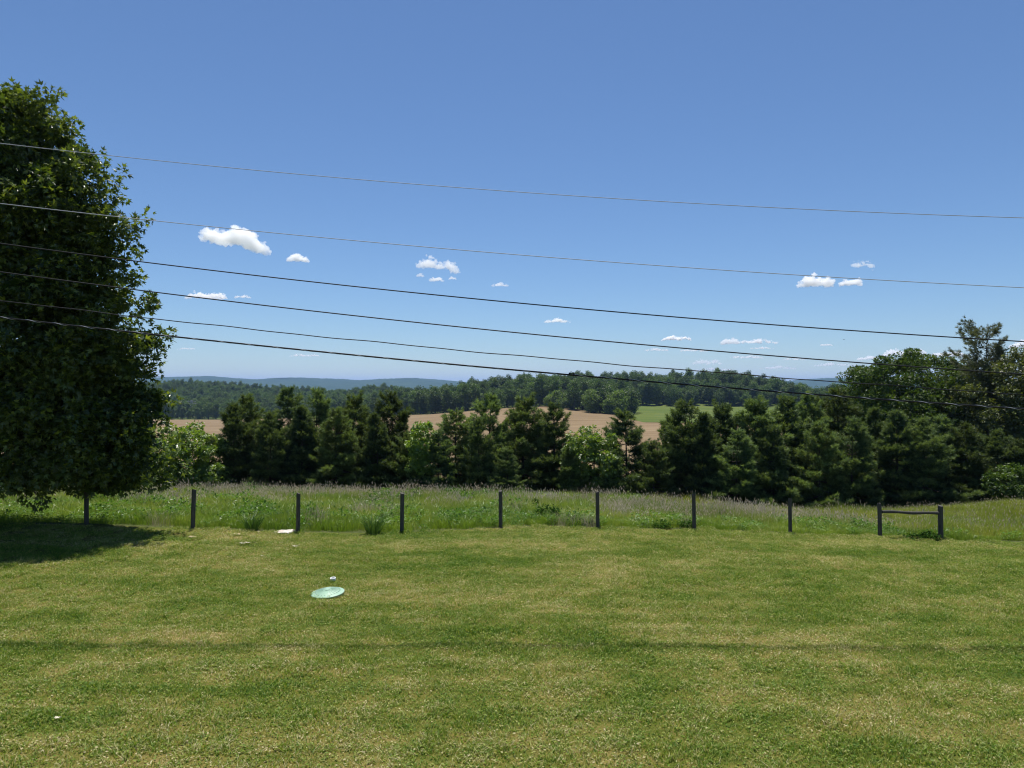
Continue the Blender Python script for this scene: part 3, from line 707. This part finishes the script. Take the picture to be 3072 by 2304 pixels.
tree_stuff('hill_woods', 'mass of trees covering the wooded hill behind the fields', rest, .65, 1.2)
far = []
yy = 705.
while yy < 1190:
    for xx in np.arange(-900, -60, 10.5):
        a, b = xx + rng.uniform(-4, 4), yy + rng.uniform(-4, 4)
        f0 = np.interp(a, [-900, -300, -160, -110, -60], [715, 720, 740, 720, 690])
        if b > f0: far.append((a, b))
    yy += 10.5
for xx, yy in [(x_, y_) for x_ in np.arange(-130, -70, 9.) for y_ in np.arange(660, 790, 9.)]: far.append((xx + rng.uniform(-3, 3), yy + rng.uniform(-3, 3)))
tree_stuff('valley_woods', 'broad mass of distant woods behind the pines at the left', far)
far = []
for yy in np.arange(900, 1500, 16.):
    for xx in np.arange(260, 900, 13.):
        a, b = xx + rng.uniform(-5, 5), yy + rng.uniform(-6, 6)
        if (b > 1050 or b < 960) and abs(a / b - .36) < .2: far.append((a, b))
tree_stuff('distant_woods', 'thin band of distant woods left of the large round tree', far, .7, 1.05)

# ------------------------------------------------------------------ fence posts and brace
def post_mesh(h, w, seed, lean=(0, 0)):
    r = np.random.default_rng(seed); mb = MB(); n = 14; zs = [-.4, 0, .15, .4, .7, h - .03, h, h]
    rr = np.array([1.02, 1.04, 1.0, .98, .99, .97, .90, .0]) * w / 2
    ang = np.linspace(0, 2 * np.pi, n, endpoint=False); wob = 1 + .05 * r.normal(size=n)
    V = []
    for z, k in zip(zs, rr):
        tl = r.normal(0, .012) if z == h else 0
        V += [(k * wob[i] * math.cos(a) + lean[0] * z, k * wob[i] * math.sin(a) + lean[1] * z, z + (.018 * math.cos(a + seed) if z >= h - .001 and k > 0 else 0)) for i, a in enumerate(ang)]
    F = [(i * n + k, i * n + (k + 1) % n, (i + 1) * n + (k + 1) % n, (i + 1) * n + k) for i in range(len(zs) - 1) for k in range(n)]
    mb.add(V, F, 0, False)
    return mb
posts = [  # display x at base, top y, base y, lean
    (187, 1058, 1133, .0, 'dark wooden fence post half hidden under the foliage of the large lawn tree'),
    (416.5, 1057, 1142, .03, 'dark weathered wooden fence post just right of the large lawn tree, leaning slightly right'),
    (644, 1065, 1150, .012, 'dark wooden fence post standing beside the white slab on the lawn edge'),
    (868, 1065, 1152, .012, 'dark wooden fence post with a tall grass tussock at its left side'),
    (1081, 1060, 1139, .0, 'dark wooden fence post in the middle of the photo where the mown edge bulges up'),
    (1291, 1062, 1141, -.012, 'dark wooden fence post right of the dark round weed clump'),
    (1499, 1066, 1145, -.012, 'dark wooden fence post in the patch of lush bright grass below the purple seed heads'),
    (1706.5, 1076, 1154, -.012, 'dark wooden fence post nearest to the left of the railed brace'),
]
for i, (dx, t_, b_, ln, lab) in enumerate(posts):
    Y = float(np.interp(i, range(8), [20.3, 20.7, 21.1, 21.6, 22.2, 22.6, 23.0, 23.5]))
    x = (dx * q - 512) / FPX * Y; g = H1(x, Y); zt = CAMZ + (HOR - t_ * q) / FPX * Y
    o = post_mesh(zt - g, .12, 20 + i, (ln, 0)).build('fence_post', [WOOD]); o.location = (x, Y, g)
    tag(o, lab, 'fence post', 'line of fence posts along the lawn edge')
Y8, Y9 = 24.0, 24.2
xa = (1900.5 * q - 512) / FPX * Y8; xb = (2031.5 * q - 512) / FPX * Y9; ga, gb = H1(xa, Y8), H1(xb, Y9)
root = empty('fence_brace', (xa, Y8, ga)); tag(root, 'two weathered wooden posts joined by one rail at the right end of the fence', 'fence')
ha = CAMZ + (HOR - 1087 * q) / FPX * Y8 - ga; hb = CAMZ + (HOR - 1092 * q) / FPX * Y9 - gb
post_mesh(ha, .135, 41, (-.02, 0)).build('post', [WOOD], root)
o = post_mesh(hb, .16, 42, (-.015, 0)).build('post', [WOOD], root); o.location = (xb - xa, Y9 - Y8, gb - ga)
mb = MB(); s = np.linspace(0, 1, 12)
r1 = np.array([.06, 0, CAMZ + (HOR - 1105 * q) / FPX * Y8 - ga]); r2 = np.array([xb - xa - .07, Y9 - Y8, CAMZ + (HOR - 1108.5 * q) / FPX * Y9 - ga])
RP = r1 + (r2 - r1) * s[:, None]; RP[:, 2] += .012 * np.sin(s * 9)
add_tube(mb, RP, .052 + .006 * np.sin(s * 14), 9); mb.build('rail', [WOOD], root)
nt = NT('rusty_wire'); principled(nt, (.16, .12, .10), .6, .4); WIREM = nt.m
mb = MB(); add_tube(mb, [(.05, -.03, r1[2] - .10), (.62, .03, r1[2] - .33)], .004, 5); mb.build('brace_wire', [WIREM], root)
mb = MB(); add_tube(mb, [(.05, -.02, r1[2] - .06), (.40, .03, r1[2] - .16)], .004, 5); mb.build('brace_wire', [WIREM], root)

# ------------------------------------------------------------------ overhead wires
nt = NT('bare_aluminium_wire'); p = principled(nt, (.44, .46, .50), .6, .3); ALU = nt.m
nt = NT('black_cable_sheath'); principled(nt, (.012, .012, .014), .6, .25); BLK = nt.m
def wire(name, pts, Yl, Yr, rad, mat, label, wob=0.0, parts=None):
    pp = np.array(pts) / 3.0; Yp = Yl + (Yr - Yl) * pp[:, 0] / 1024
    X = (pp[:, 0] - 512) / FPX * Yp; Z = CAMZ + (HOR - pp[:, 1]) / FPX * Yp
    c = np.polyfit(X, Z, 2); xs = np.linspace(-26, 30, 560); zs = np.polyval(c, xs)
    k = (Yr - Yl) / (X[-1] - X[0]); ys = Yl + k * (xs - X[0])
    if wob: zs = zs + wob * (np.sin(xs * 2.1) + .6 * np.sin(xs * 4.7 + 1))
    P = np.c_[xs, ys, zs]; mb = MB(); add_tube(mb, P, rad, 8)
    return mb, P
GW = 'overhead wires crossing the yard'
def simple_wire(pts, Yl, Yr, rad, mat, label, wob=0.):
    mb, P = wire('overhead_wire', pts, Yl, Yr, rad, mat, label, wob)
    tag(mb.build('overhead_wire', [mat]), label, 'wire', GW)
simple_wire([(0, 430), (290, 462), (800, 512), (1528, 575), (3072, 653)], 13.9, 13.3, .0065, ALU, 'topmost thin light grey overhead wire, highest of the six')
simple_wire([(0, 611), (500, 664), (1400, 753), (2250, 815), (3072, 863)], 13.6, 13.0, .0068, ALU, 'second overhead wire from the top, thin and light grey, crossing two white clouds')
simple_wire([(36, 735), (500, 794), (1400, 895), (2250, 968), (3072, 1025)], 13.3, 12.7, .0105, BLK, 'third overhead wire from the top, the higher of two plain black wires')
simple_wire([(0, 816), (500, 880), (1400, 984), (2250, 1061), (3072, 1123)], 13.2, 12.6, .0105, BLK, 'fourth overhead wire from the top, the lower of two plain black wires')
simple_wire([(0, 902), (500, 960), (1400, 1053), (1500, 1062), (2600, 1151), (3072, 1184)], 13.1, 12.5, .0085, BLK, 'fifth overhead wire from the top, thin slightly wavy dark cable', .006)
mb, P = wire('x', [(0, 951), (500, 1009), (1400, 1097), (1500, 1105), (2600, 1195), (3072, 1227)], 13.0, 12.4, .0145, BLK, '')
root = empty('overhead_cable', tuple(P[0])); tag(root, 'lowest and thickest overhead cable with a wrapped support strand', 'cable', GW)
o = mb.build('cable', [BLK], root); o.location = -Vector(P[0])
m = 3000; s = np.linspace(0, len(P) - 1, m); Q = np.stack([np.interp(s, np.arange(len(P)), P[:, k]) for k in range(3)], -1)
ph = Q[:, 0] * 2 * np.pi / .5
mb = MB(); add_tube(mb, Q + np.c_[np.zeros(m), np.cos(ph) * .0130, np.sin(ph) * .0130], .0045, 6); o = mb.build('support_strand', [ALU], root); o.location = -Vector(P[0])
k = int(np.argmin(np.abs(P[:, 0] - (1718 / 3 - 512) / FPX * 12.7)))
mb = MB(); add_tube(mb, P[k] + np.array([(-.03, 0, .005), (-.025, 0, .03), (.05, 0, .035), (.06, 0, .0)]), .016, 8); o = mb.build('clamp', [BLK], root); o.location = -Vector(P[0])

# ------------------------------------------------------------------ septic lid, pipe, slab, stones
nt = NT('green_plastic')
n = nt.noise(nt.objc(), 9, 5, .65); n2 = nt.noise(nt.objc(), 60, 2)
principled(nt, nt.mix(nt.rng(n, .4, .75, 0, .6), nt.mix(nt.math('MULTIPLY', n2, .4), (.24, .40, .28), (.30, .45, .33)), (.40, .50, .40)), .42, .45); GRP = nt.m
lx, ly, lz = at(708 * q, 1284 * q)
root = empty('septic_lid', (lx, ly, lz + .04)); root.rotation_euler = (R(2), R(-3.4), .3)
tag(root, 'pale green round domed plastic lid set in the lawn', 'lid')
LIDROOT = root
RL = .318
mb = MB(); V, F = lathe([(RL, -.16), (RL, -.012), (RL + .012, -.010), (RL + .012, .006), (RL - .004, .012), (RL - .03, .012), (.22, .042), (.13, .058), (.05, .064), (0, .065)], 56); mb.add(V, F, 0, True); mb.build('cover', [GRP], root)
mb = MB()
for k in range(24):
    a = k * 2 * math.pi / 24; d = np.array([math.cos(a), math.sin(a), 0]); s_ = np.array([-d[1], d[0], 0]) * .005
    pr = [(.085, .0625), (.14, .0575), (.215, .0445), (.255, .033)]
    top = [d * r_ + np.array([0, 0, z_ + .004]) for r_, z_ in pr]; bot = [d * r_ + np.array([0, 0, z_ - .004]) for r_, z_ in pr]
    V = []
    for t_, b_ in zip(top, bot): V += [b_ - s_ * 1.4, t_ - s_, t_ + s_, b_ + s_ * 1.4]
    F = [(i * 4 + j, i * 4 + j + 1, i * 4 + j + 5, i * 4 + j + 4) for i in range(3) for j in range(3)] + [(0, 1, 2, 3), (12, 15, 14, 13)]
    mb.add(V, F)
V, F = lathe([(0, .0655), (.05, .066), (.058, .070), (.05, .0745), (0, .075)], 28); mb.add(V, F, 0, True)
mb.build('rib', [GRP], root)['label'] = 'raised radial ribs around the hub of the lid'
nt = NT('white_pipe_plastic'); principled(nt, (.72, .72, .70), .4, .4); PVC = nt.m
nt = NT('pipe_hole_shade'); principled(nt, (.012, .012, .012), .9, .1); PIN = nt.m  # shade of the hollow put into a near-black colour
wx, wy, wz = at(719.5 * q, 1255 * q)
root = empty('white_pipe', (wx, wy, wz + .025)); root.rotation_euler = (R(8), R(-3), 0)
tag(root, 'short white open pipe stub standing in the grass behind the green lid', 'pipe')
mb = MB(); V, F = lathe([(.062, -.14), (.062, .045), (.060, .050), (.044, .050), (.041, .046), (.041, -.14)], 32); mb.add(V, F, 0, True); mb.build('collar', [PVC], root)
mb = MB(); V, F = lathe([(.0405, -.03), (0, -.0301)], 24); mb.add(V, F); mb.build('hole_shade_disc', [PIN], root)  # added dark disc stands for the shade down the open pipe

def slab(name, px, py, pts2, th, mat, label, cat, seed, tilt=(0, 0)):
    r = np.random.default_rng(seed); x, y, g = at(px, py); n = len(pts2); mb = MB()
    P2 = np.array(pts2, float)
    bot = np.c_[P2, np.full(n, -.03)]; mid_ = np.c_[P2 * 1.0, th * .7 + r.normal(0, th * .2, n)]; top = np.c_[P2 * .93, th + r.normal(0, th * .25, n)]
    c = np.array([[0, 0, th * 1.1]])
    V = np.concatenate([bot, mid_, top, c]); F4 = [(k * n + i, k * n + (i + 1) % n, (k + 1) * n + (i + 1) % n, (k + 1) * n + i) for k in range(2) for i in range(n)]
    F3 = [(2 * n + i, 2 * n + (i + 1) % n, 3 * n) for i in range(n)]
    mb.add(V, F4); mb.F.append((np.array(F3), 0, False))
    o = mb.build(name, [mat]); o.location = (x, y, g + .01); o.rotation_euler = (tilt[0], tilt[1], 0)
    return tag(o, label, cat)
def stone_mat(name, a, b):
    nt = NT(name); n = nt.noise(nt.objc(), 7, 5, .65); principled(nt, nt.ramp(n, [(.35, a), (.65, b)]), .9, .15, n, .5, .02); return nt.m
WHITE_S = stone_mat('white_slab_stone', (.36, .30, .24), (.62, .58, .52)); TAN_S = stone_mat('tan_stone', (.36, .27, .16), (.52, .43, .28))
slab('stone_slab', 853 / 3, 1599 / 3, [(-.29, -.12), (-.12, -.17), (.05, -.13), (.16, -.17), (.27, -.02), (.22, .06), (.29, .16), (.16, .26), (.02, .15), (-.14, .16), (-.24, .08)], .05, WHITE_S, 'irregular flat white slab lying on the lawn left of a fence post', 'slab', 1, (R(4), 0))
slab('flat_stone', 705 / 3, 1605 / 3, [(-.16, -.06), (.0, -.09), (.17, -.05), (.15, .07), (.02, .11), (-.15, .06)], .02, TAN_S, 'larger flat tan stone in the worn grass between the second and third posts', 'stone', 2)
slab('flat_stone', 580 / 3, 1612 / 3, [(-.13, -.05), (.05, -.07), (.14, -.01), (.06, .07), (-.12, .05)], .015, TAN_S, 'smaller flat tan stone in the lawn below the post beside the large tree', 'stone', 3)

# fallen pale leaves and a bird
nt = NT('fallen_leaf'); principled(nt, (.55, .50, .38), .8, .2); FL = nt.m
for k, (px, py, lab) in enumerate([(727, 1636, 'pale fallen leaf on the lawn below the white slab, left of a pair'), (742, 1634, 'pale fallen leaf on the lawn below the white slab, right of a pair'), (885, 1645, 'lone pale fallen leaf on the lawn right below the white slab'), (776, 1600, 'tiny white leaf on the lawn edge left of the white slab'), (786, 1673, 'small pale leaf on the lawn halfway between the slab and the lid'), (173, 2167, 'tiny white petal on the lawn near the lower left corner')]):
    x, y, g = at(px / 3, py / 3); mb = MB(); m = 3
    leaves(mb, np.zeros((m, 3)) + (0, 0, .05), np.array([(1, .3, .1), (-.8, .5, .15), (.2, -1, .2)]), np.tile((.1, .1, 1.), (m, 1)), np.array([.11, .1, .09]) * (.5 if k >= 3 else 1), LOBED)
    o = mb.build('fallen_leaf', [FL]); o.location = (x, y, g + .01); tag(o, lab, 'leaf', 'fallen leaves on the lawn')
nt = NT('bird_feathers'); principled(nt, (.03, .03, .035), .7, .2); BIRD = nt.m
bx, by, bz = at(2532 / 3, 1019 / 3, 90)
mb = MB(); add_tube(mb, [(-.12, 0, 0), (-.07, 0, .01), (.02, 0, .01), (.09, 0, .02), (.13, 0, .015)], [.008, .03, .035, .022, .004], 8)
for s_ in (-1, 1):
    mb.add([(.04, s_ * .02, .02), (-.04, s_ * .02, .02), (-.03, s_ * .12, .06), (.05, s_ * .11, .065), (-.06, s_ * .22, .03)], [(0, 1, 2, 3)]); mb.F.append((np.array([(mb.n - 3, mb.n - 1, mb.n - 2)]), 0, False))
o = mb.build('bird', [BIRD]); o.location = (bx, by, bz); o.rotation_euler = (0, 0, .6); tag(o, 'tiny dark bird flying in the blue sky left of the tall pale pine', 'bird')

# ------------------------------------------------------------------ single weeds and tussocks in the meadow edge
def tussock(px, py, h, r, label, mat=G_BLUE, n=170, lean=.6, leafn=0, lmat=None, name='grass_tussock', cat='grass tussock'):
    x, y, g = at(px / 3, py / 3); mb = MB()
    a = rng.uniform(0, 6.28, n); q_ = np.sqrt(rng.uniform(0, 1, n)) * r * .45; B = np.stack([np.cos(a) * q_, np.sin(a) * q_, np.full(n, -.03)], -1)
    a2 = a + rng.normal(0, .5, n); L = rng.uniform(.1, lean * 1.9, n)
    blades(mb, B, rng.uniform(.4, 1.1, n) * h, np.stack([np.cos(a2) * L, np.sin(a2) * L, np.zeros(n)], -1), rng.uniform(.012, .024, n), 0, 1.5)
    if leafn:
        P_ = rdir(leafn) * (rng.uniform(.2, 1, leafn) ** .4)[:, None] * (r, r, h * .5) + (0, 0, h * .5); D = rdir(leafn); D[:, 2] *= .5
        leaves(mb, P_, D, nrm(np.c_[rng.normal(0, .6, (leafn, 2)), np.ones(leafn)]), rng.uniform(.06, .13, leafn), DIAMOND, 1)
    o = mb.build(name, [mat, lmat or mat]); o.location = (x, y, g); o.rotation_euler = (0, 0, 0)
    return tag(o, label, cat, 'weeds standing along the meadow edge')
tussock(757, 1590, .62, .34, 'upright grass tussock at the mown edge between the leaning post and the slab')
tussock(845, 1566, .5, .36, 'spiky arching grass tussock left of the post beside the white slab')
tussock(1120, 1602, .78, .40, 'tall blue green grass tussock left of the fourth fence post')
W = dict(mat=G_WEED, lmat=G_DARK, name='weed_clump', cat='weed')
tussock(1400, 1512, .55, .5, 'dark weed clump high in the meadow left of the middle fence post', n=40, leafn=420, **W)
tussock(1334, 1565, .45, .42, 'green leafy weed clump low in the meadow between the fourth and middle posts', n=60, leafn=260, mat=G_LUSH, lmat=G_WEED, name='weed_clump', cat='weed')
tussock(1644, 1562, .55, .52, 'dark round weed clump in the lush grass right of the middle fence post', n=70, leafn=480, **W)
tussock(1607, 1540, .65, .14, 'narrow dark weed stalk above the dark round weed clump', n=14, leafn=120, **W)
tussock(1736, 1578, .22, .5, 'low dark weed patch at the mown edge left of the sixth post', n=30, leafn=260, **W)
tussock(964, 1512, .5, .45, 'green weed clump in the meadow right above the white slab post', n=70, leafn=240, mat=G_LUSH, lmat=G_WEED, name='weed_clump', cat='weed')
tussock(2790, 1625, .34, .32, 'dark weed clump at the foot of the right hand brace post', n=30, leafn=300, **W)
tussock(2748, 1622, .24, .34, 'low dark weed clump under the rail left of the right hand brace post', n=24, leafn=200, **W)
tussock(1985, 1585, .25, .35, 'low dark weed clump at the mown edge left of the seventh post', n=24, leafn=200, **W)
tussock(2060, 1586, .28, .3, 'dark weed clump leaning against the left side of the seventh post', n=24, leafn=200, **W)
tussock(1830, 1510, .4, .4, 'yellow green weed clump in the meadow left of the sixth post', n=60, leafn=200, mat=G_LUSH, lmat=G_LUSH, name='weed_clump', cat='weed')

# lattice pylon far left in front of the woods
nt = NT('galvanised_steel'); principled(nt, (.32, .34, .35), .5, .4); STEEL = nt.m
x, y = (191.5 - 512) / FPX * 770, 770; g = H1(x, y)
mb = MB(); Ht = CAMZ + (HOR - 400) / FPX * 770 - g
lv = np.linspace(0, 1, 8)
def pc(t, sx, sy): w_ = 2.8 * (1 - t) + .45; return np.array([sx * w_, sy * w_, t * Ht])
for sx, sy in ((1, 1), (1, -1), (-1, 1), (-1, -1)): add_tube(mb, [pc(t, sx, sy) for t in lv], .16, 4)
for i in range(7):
    for (a_, b_) in (((1, 1), (-1, 1)), ((1, -1), (-1, -1)), ((1, 1), (1, -1)), ((-1, 1), (-1, -1))):
        add_tube(mb, [pc(lv[i], *a_), pc(lv[i + 1], *b_)], .09, 4); add_tube(mb, [pc(lv[i], *b_), pc(lv[i + 1], *a_)], .09, 4)
for zt, w_ in ((.80, 5.5), (.92, 4.5)): add_tube(mb, [(-w_, 0, zt * Ht), (0, 0, zt * Ht + .5), (w_, 0, zt * Ht)], .14, 4)
o = mb.build('lattice_pylon', [STEEL]); o.location = (x, y, g); tag(o, 'small grey lattice power pylon against the distant woods at the left', 'pylon')

# ------------------------------------------------------------------ clouds: puffs joined by a voxel remesh, filled with scattering volume
def cloud_mat(dens):
    nt = NT('cloud_vapour'); v = nt.n('ShaderNodeVolumePrincipled'); v.inputs['Color'].default_value = (1, 1, 1, 1)
    v.inputs['Density'].default_value = dens; v.inputs['Anisotropy'].default_value = .3
    nt.l(v.outputs[0], nt.out.inputs['Volume']); return nt.m
def ico(sub):
    import bmesh
    bm = bmesh.new(); bmesh.ops.create_icosphere(bm, subdivisions=sub, radius=1)
    V = np.array([v.co[:] for v in bm.verts]); F = np.array([[v.index for v in f.verts] for f in bm.faces]); bm.free(); return V, F
IV, IF = ico(2)
GC = 'white clouds in the blue sky'
def cloud(x0, x1, y0, y1, label, seed, tau=7., slope=0., ragged=0., Y=None, n=None):
    """display box of the cloud"""
    r = np.random.default_rng(seed); cx, cy = (x0 + x1) / 2 * q, (y0 + y1) / 2 * q
    Y = Y or min(30000., 1250 / ((HOR - cy) / FPX)); k = Y / FPX
    W_, Hh = (x1 - x0) * q * k / 2, (y1 - y0) * q * k / 2
    mb = MB(); n = n or int(30 + 26 * min(4, W_ / max(Hh, 1)))
    for i in range(n):
        u = r.uniform(-1, 1); env = (1 - abs(u) ** 2.4) ** .5 * (.80 + .20 * math.sin(u * 5.3 + seed * 1.7))
        big = i < n * .35
        s_ = Hh * (r.uniform(.36, .56) if big else r.uniform(.10, .28)) * (.5 + .6 * env)
        top = r.uniform(0, 1) ** .6
        zc = -.62 * Hh + (r.uniform(.2, .75) if big else top * 1.35) * Hh * env + (.3 * Hh * env if big else .25 * Hh) + slope * u * Hh
        if ragged and r.uniform() < ragged: s_ *= .55; zc += r.normal(0, .25) * Hh
        c_ = np.array([u * (W_ - s_), r.uniform(-1, 1) * W_ * .3 * env, zc])
        V = IV * (s_ * r.uniform(1.0, 1.9), s_ * r.uniform(1, 1.6), s_ * r.uniform(.7, 1.0)); V = V * (1 + .12 * np.sin(IV[:, :1] * 5 + i) * np.sin(IV[:, 2:] * 6 + i * 2)) + c_
        mb.add(V, IF)
    o = mb.build('cloud', [cloud_mat(.34 * tau / (1.3 * Hh))]); o.location = at(cx, cy, Y)
    md = o.modifiers.new('join', 'REMESH'); md.mode = 'VOXEL'; md.voxel_size = Hh / 14
    tx = bpy.data.textures.new('puff', 'CLOUDS'); tx.noise_scale = Hh * .30; tx.noise_depth = 5
    d_ = o.modifiers.new('billow', 'DISPLACE'); d_.texture = tx; d_.strength = Hh * .6; d_.mid_level = .58; d_.texture_coords = 'LOCAL'
    return tag(o, label, 'cloud', GC)
CL = [
    (425, 583, 487, 545, 'largest white cloud, long and sloping down to the right, beside the lawn tree', 9, -.42, 0),
    (616, 667, 546, 571, 'small compact white puff right of the largest cloud', 7, 0, 0),
    (895, 992, 555, 590, 'ragged white cloud near the middle of the sky above three scraps', 4.5, -.35, .5),
    (925, 960, 597, 611, 'small white scrap under the ragged middle cloud, the biggest of three', 4, 0, .3),
    (899, 916, 588, 600, 'tiny cloud scrap at the left of the three below the ragged middle cloud', 3, 0, .3),
    (968, 986, 596, 606, 'tiny cloud scrap at the right of the three below the ragged middle cloud', 3, 0, .3),
    (398, 492, 628, 650, 'flat bottomed white cloud close to the right side of the large lawn tree', 6, 0, 0),
    (505, 543, 636, 646, 'thin white streak of cloud right of the flat bottomed cloud', 3, 0, .3),
    (1060, 1100, 609, 621, 'small faint cloud right of the ragged middle cloud', 3, 0, .5),
    (1718, 1805, 591, 628, 'bright white heaped cloud at the right, the bigger of two side by side', 9, 0, 0),
    (1813, 1864, 598, 622, 'smaller white cloud directly right of the bright heaped cloud', 8, 0, 0),
    (1838, 1892, 560, 583, 'wispy twin puff above the two bright clouds at the right', 3, 0, .6),
    (1174, 1236, 686, 700, 'thin broken cloud low in the middle of the sky', 2.5, 0, .6),
    (1428, 1494, 724, 738, 'flat lens shaped white cloud low in the sky left of the long broken one', 5, 0, 0),
    (1555, 1600, 728, 748, 'left piece of the long broken low cloud', 3, 0, .4),
    (1590, 1684, 731, 745, 'right piece of the long broken low cloud', 3.5, 0, .3),
    (1390, 1446, 751, 760, 'faint low cloud streak above the wooded hill', 2.5, 0, .3),
    (1495, 1560, 774, 790, 'pale low cloud patch just above the middle of the wooded hill', 1.6, 0, .4),
    (1575, 1650, 766, 776, 'pale narrow cloud over the right part of the wooded hill', 1.8, 0, .3),
    (1640, 1722, 789, 799, 'lowest pale cloud streak right of the wooded hill crest', 1.8, 0, .3),
    (1755, 1850, 782, 793, 'pale cloud streak just left of the large round tree', 2, 0, .3),
    (1905, 2005, 750, 775, 'white cloud behind the top of the large round tree', 4, 0, .2),
    (2010, 2092, 757, 774, 'white cloud between the large round tree and the tall pale pine', 4, 0, 0),
    (2180, 2240, 733, 756, 'white cloud at the right edge of the photo behind the tall pine', 4, 0, 0),
    (624, 690, 763, 772, 'thin pale cloud streak low over the left hills', 2.2, 0, .3),
    (1466, 1530, 753, 761, 'faint low streak right of the streak above the wooded hill', 2.6, 0, .3),
    (1620, 1672, 748, 755, 'tiny faint streak under the right piece of the long broken cloud', 2.4, 0, .3),
    (1500, 1585, 793, 803, 'very low pale cloud band touching the crest of the wooded hill', 2.6, 0, .3),
    (1690, 1740, 772, 779, 'tiny pale streak between the wooded hill and the round tree', 2.4, 0, .3),
    (1770, 1800, 742, 748, 'tiny pale dot of cloud below the bird', 2.4, 0, .3),
    (1850, 1905, 768, 780, 'low white cloud edge at the left shoulder of the large round tree', 3.5, 0, .2),
    (382, 422, 750, 756, 'faint cloud streak low beside the large lawn tree', 1.8, 0, .3),
]
for k, (x0, x1, y0, y1, lab, tau, sl, rg) in enumerate(CL): cloud(x0, x1, y0, y1, lab, 100 + k, tau * (2.1 if y0 > 680 else 1.0), sl, rg)

# ------------------------------------------------------------------ haze
import bmesh
bm = bmesh.new(); bmesh.ops.create_cube(bm, size=1); me = bpy.data.meshes.new('haze'); bm.to_mesh(me); bm.free()
hz_ = bpy.data.objects.new('haze', me); col.objects.link(hz_); hz_.scale = (44000, 20100, 260); hz_.location = (0, 9950, 80)
nt = NT('haze_air'); v = nt.n('ShaderNodeVolumePrincipled'); v.inputs['Color'].default_value = (.34, .54, 1.0, 1); v.inputs['Density'].default_value = 6.2e-5; v.inputs['Anisotropy'].default_value = .3
nt.l(v.outputs[0], nt.out.inputs['Volume']); me.materials.append(nt.m); tag(hz_, 'thin blue haze over the valley', kind='stuff')

# ------------------------------------------------------------------ light, sky, camera
EL, AZ = R(72), R(-4)
w = bpy.data.worlds.new('World'); scene.world = w; w.use_nodes = True
t = w.node_tree; bg = t.nodes['Background']; sk = t.nodes.new('ShaderNodeTexSky'); sk.sky_type = 'NISHITA'; sk.sun_disc = False
sk.sun_elevation = EL; sk.sun_rotation = AZ; sk.altitude = 300; sk.air_density = 1.0; sk.dust_density = .1; sk.ozone_density = 9.3
t.links.new(sk.outputs[0], bg.inputs[0]); bg.inputs[1].default_value = .075
L = bpy.data.lights.new('sun', 'SUN'); L.energy = 5.0; L.angle = R(.5); L.color = (1, .955, .88)
so = bpy.data.objects.new('sun', L); col.objects.link(so); so.location = (0, 30, 60)
so.rotation_euler = Vector((math.cos(EL) * math.sin(AZ), math.cos(EL) * math.cos(AZ), math.sin(EL))).to_track_quat('Z', 'Y').to_euler()

cam = bpy.data.cameras.new('camera'); cam.sensor_width = 36; cam.lens = FPX / 1024 * 36; cam.clip_start = .05; cam.clip_end = 80000
co = bpy.data.objects.new('camera', cam); col.objects.link(co); co.location = (0, 0, CAMZ)
co.rotation_euler = (R(90) + math.atan((HOR - 384) / FPX), 0, 0); scene.camera = co

scene.render.engine = 'CYCLES'
cy = scene.cycles
cy.max_bounces = 28; cy.diffuse_bounces = 3; cy.glossy_bounces = 2; cy.transmission_bounces = 4; cy.volume_bounces = 24; cy.transparent_max_bounces = 8
cy.pixel_filter_type = 'BLACKMAN_HARRIS'; cy.filter_width = 1.15; cy.use_denoising = True; cy.denoiser = 'OPENIMAGEDENOISE'; cy.denoising_input_passes = 'RGB_ALBEDO_NORMAL'; cy.denoising_prefilter = 'ACCURATE'
vs = scene.view_settings; vs.view_transform = 'Standard'; vs.look = 'None'; vs.gamma = 1; vs.use_curve_mapping = False; vs.exposure = .5
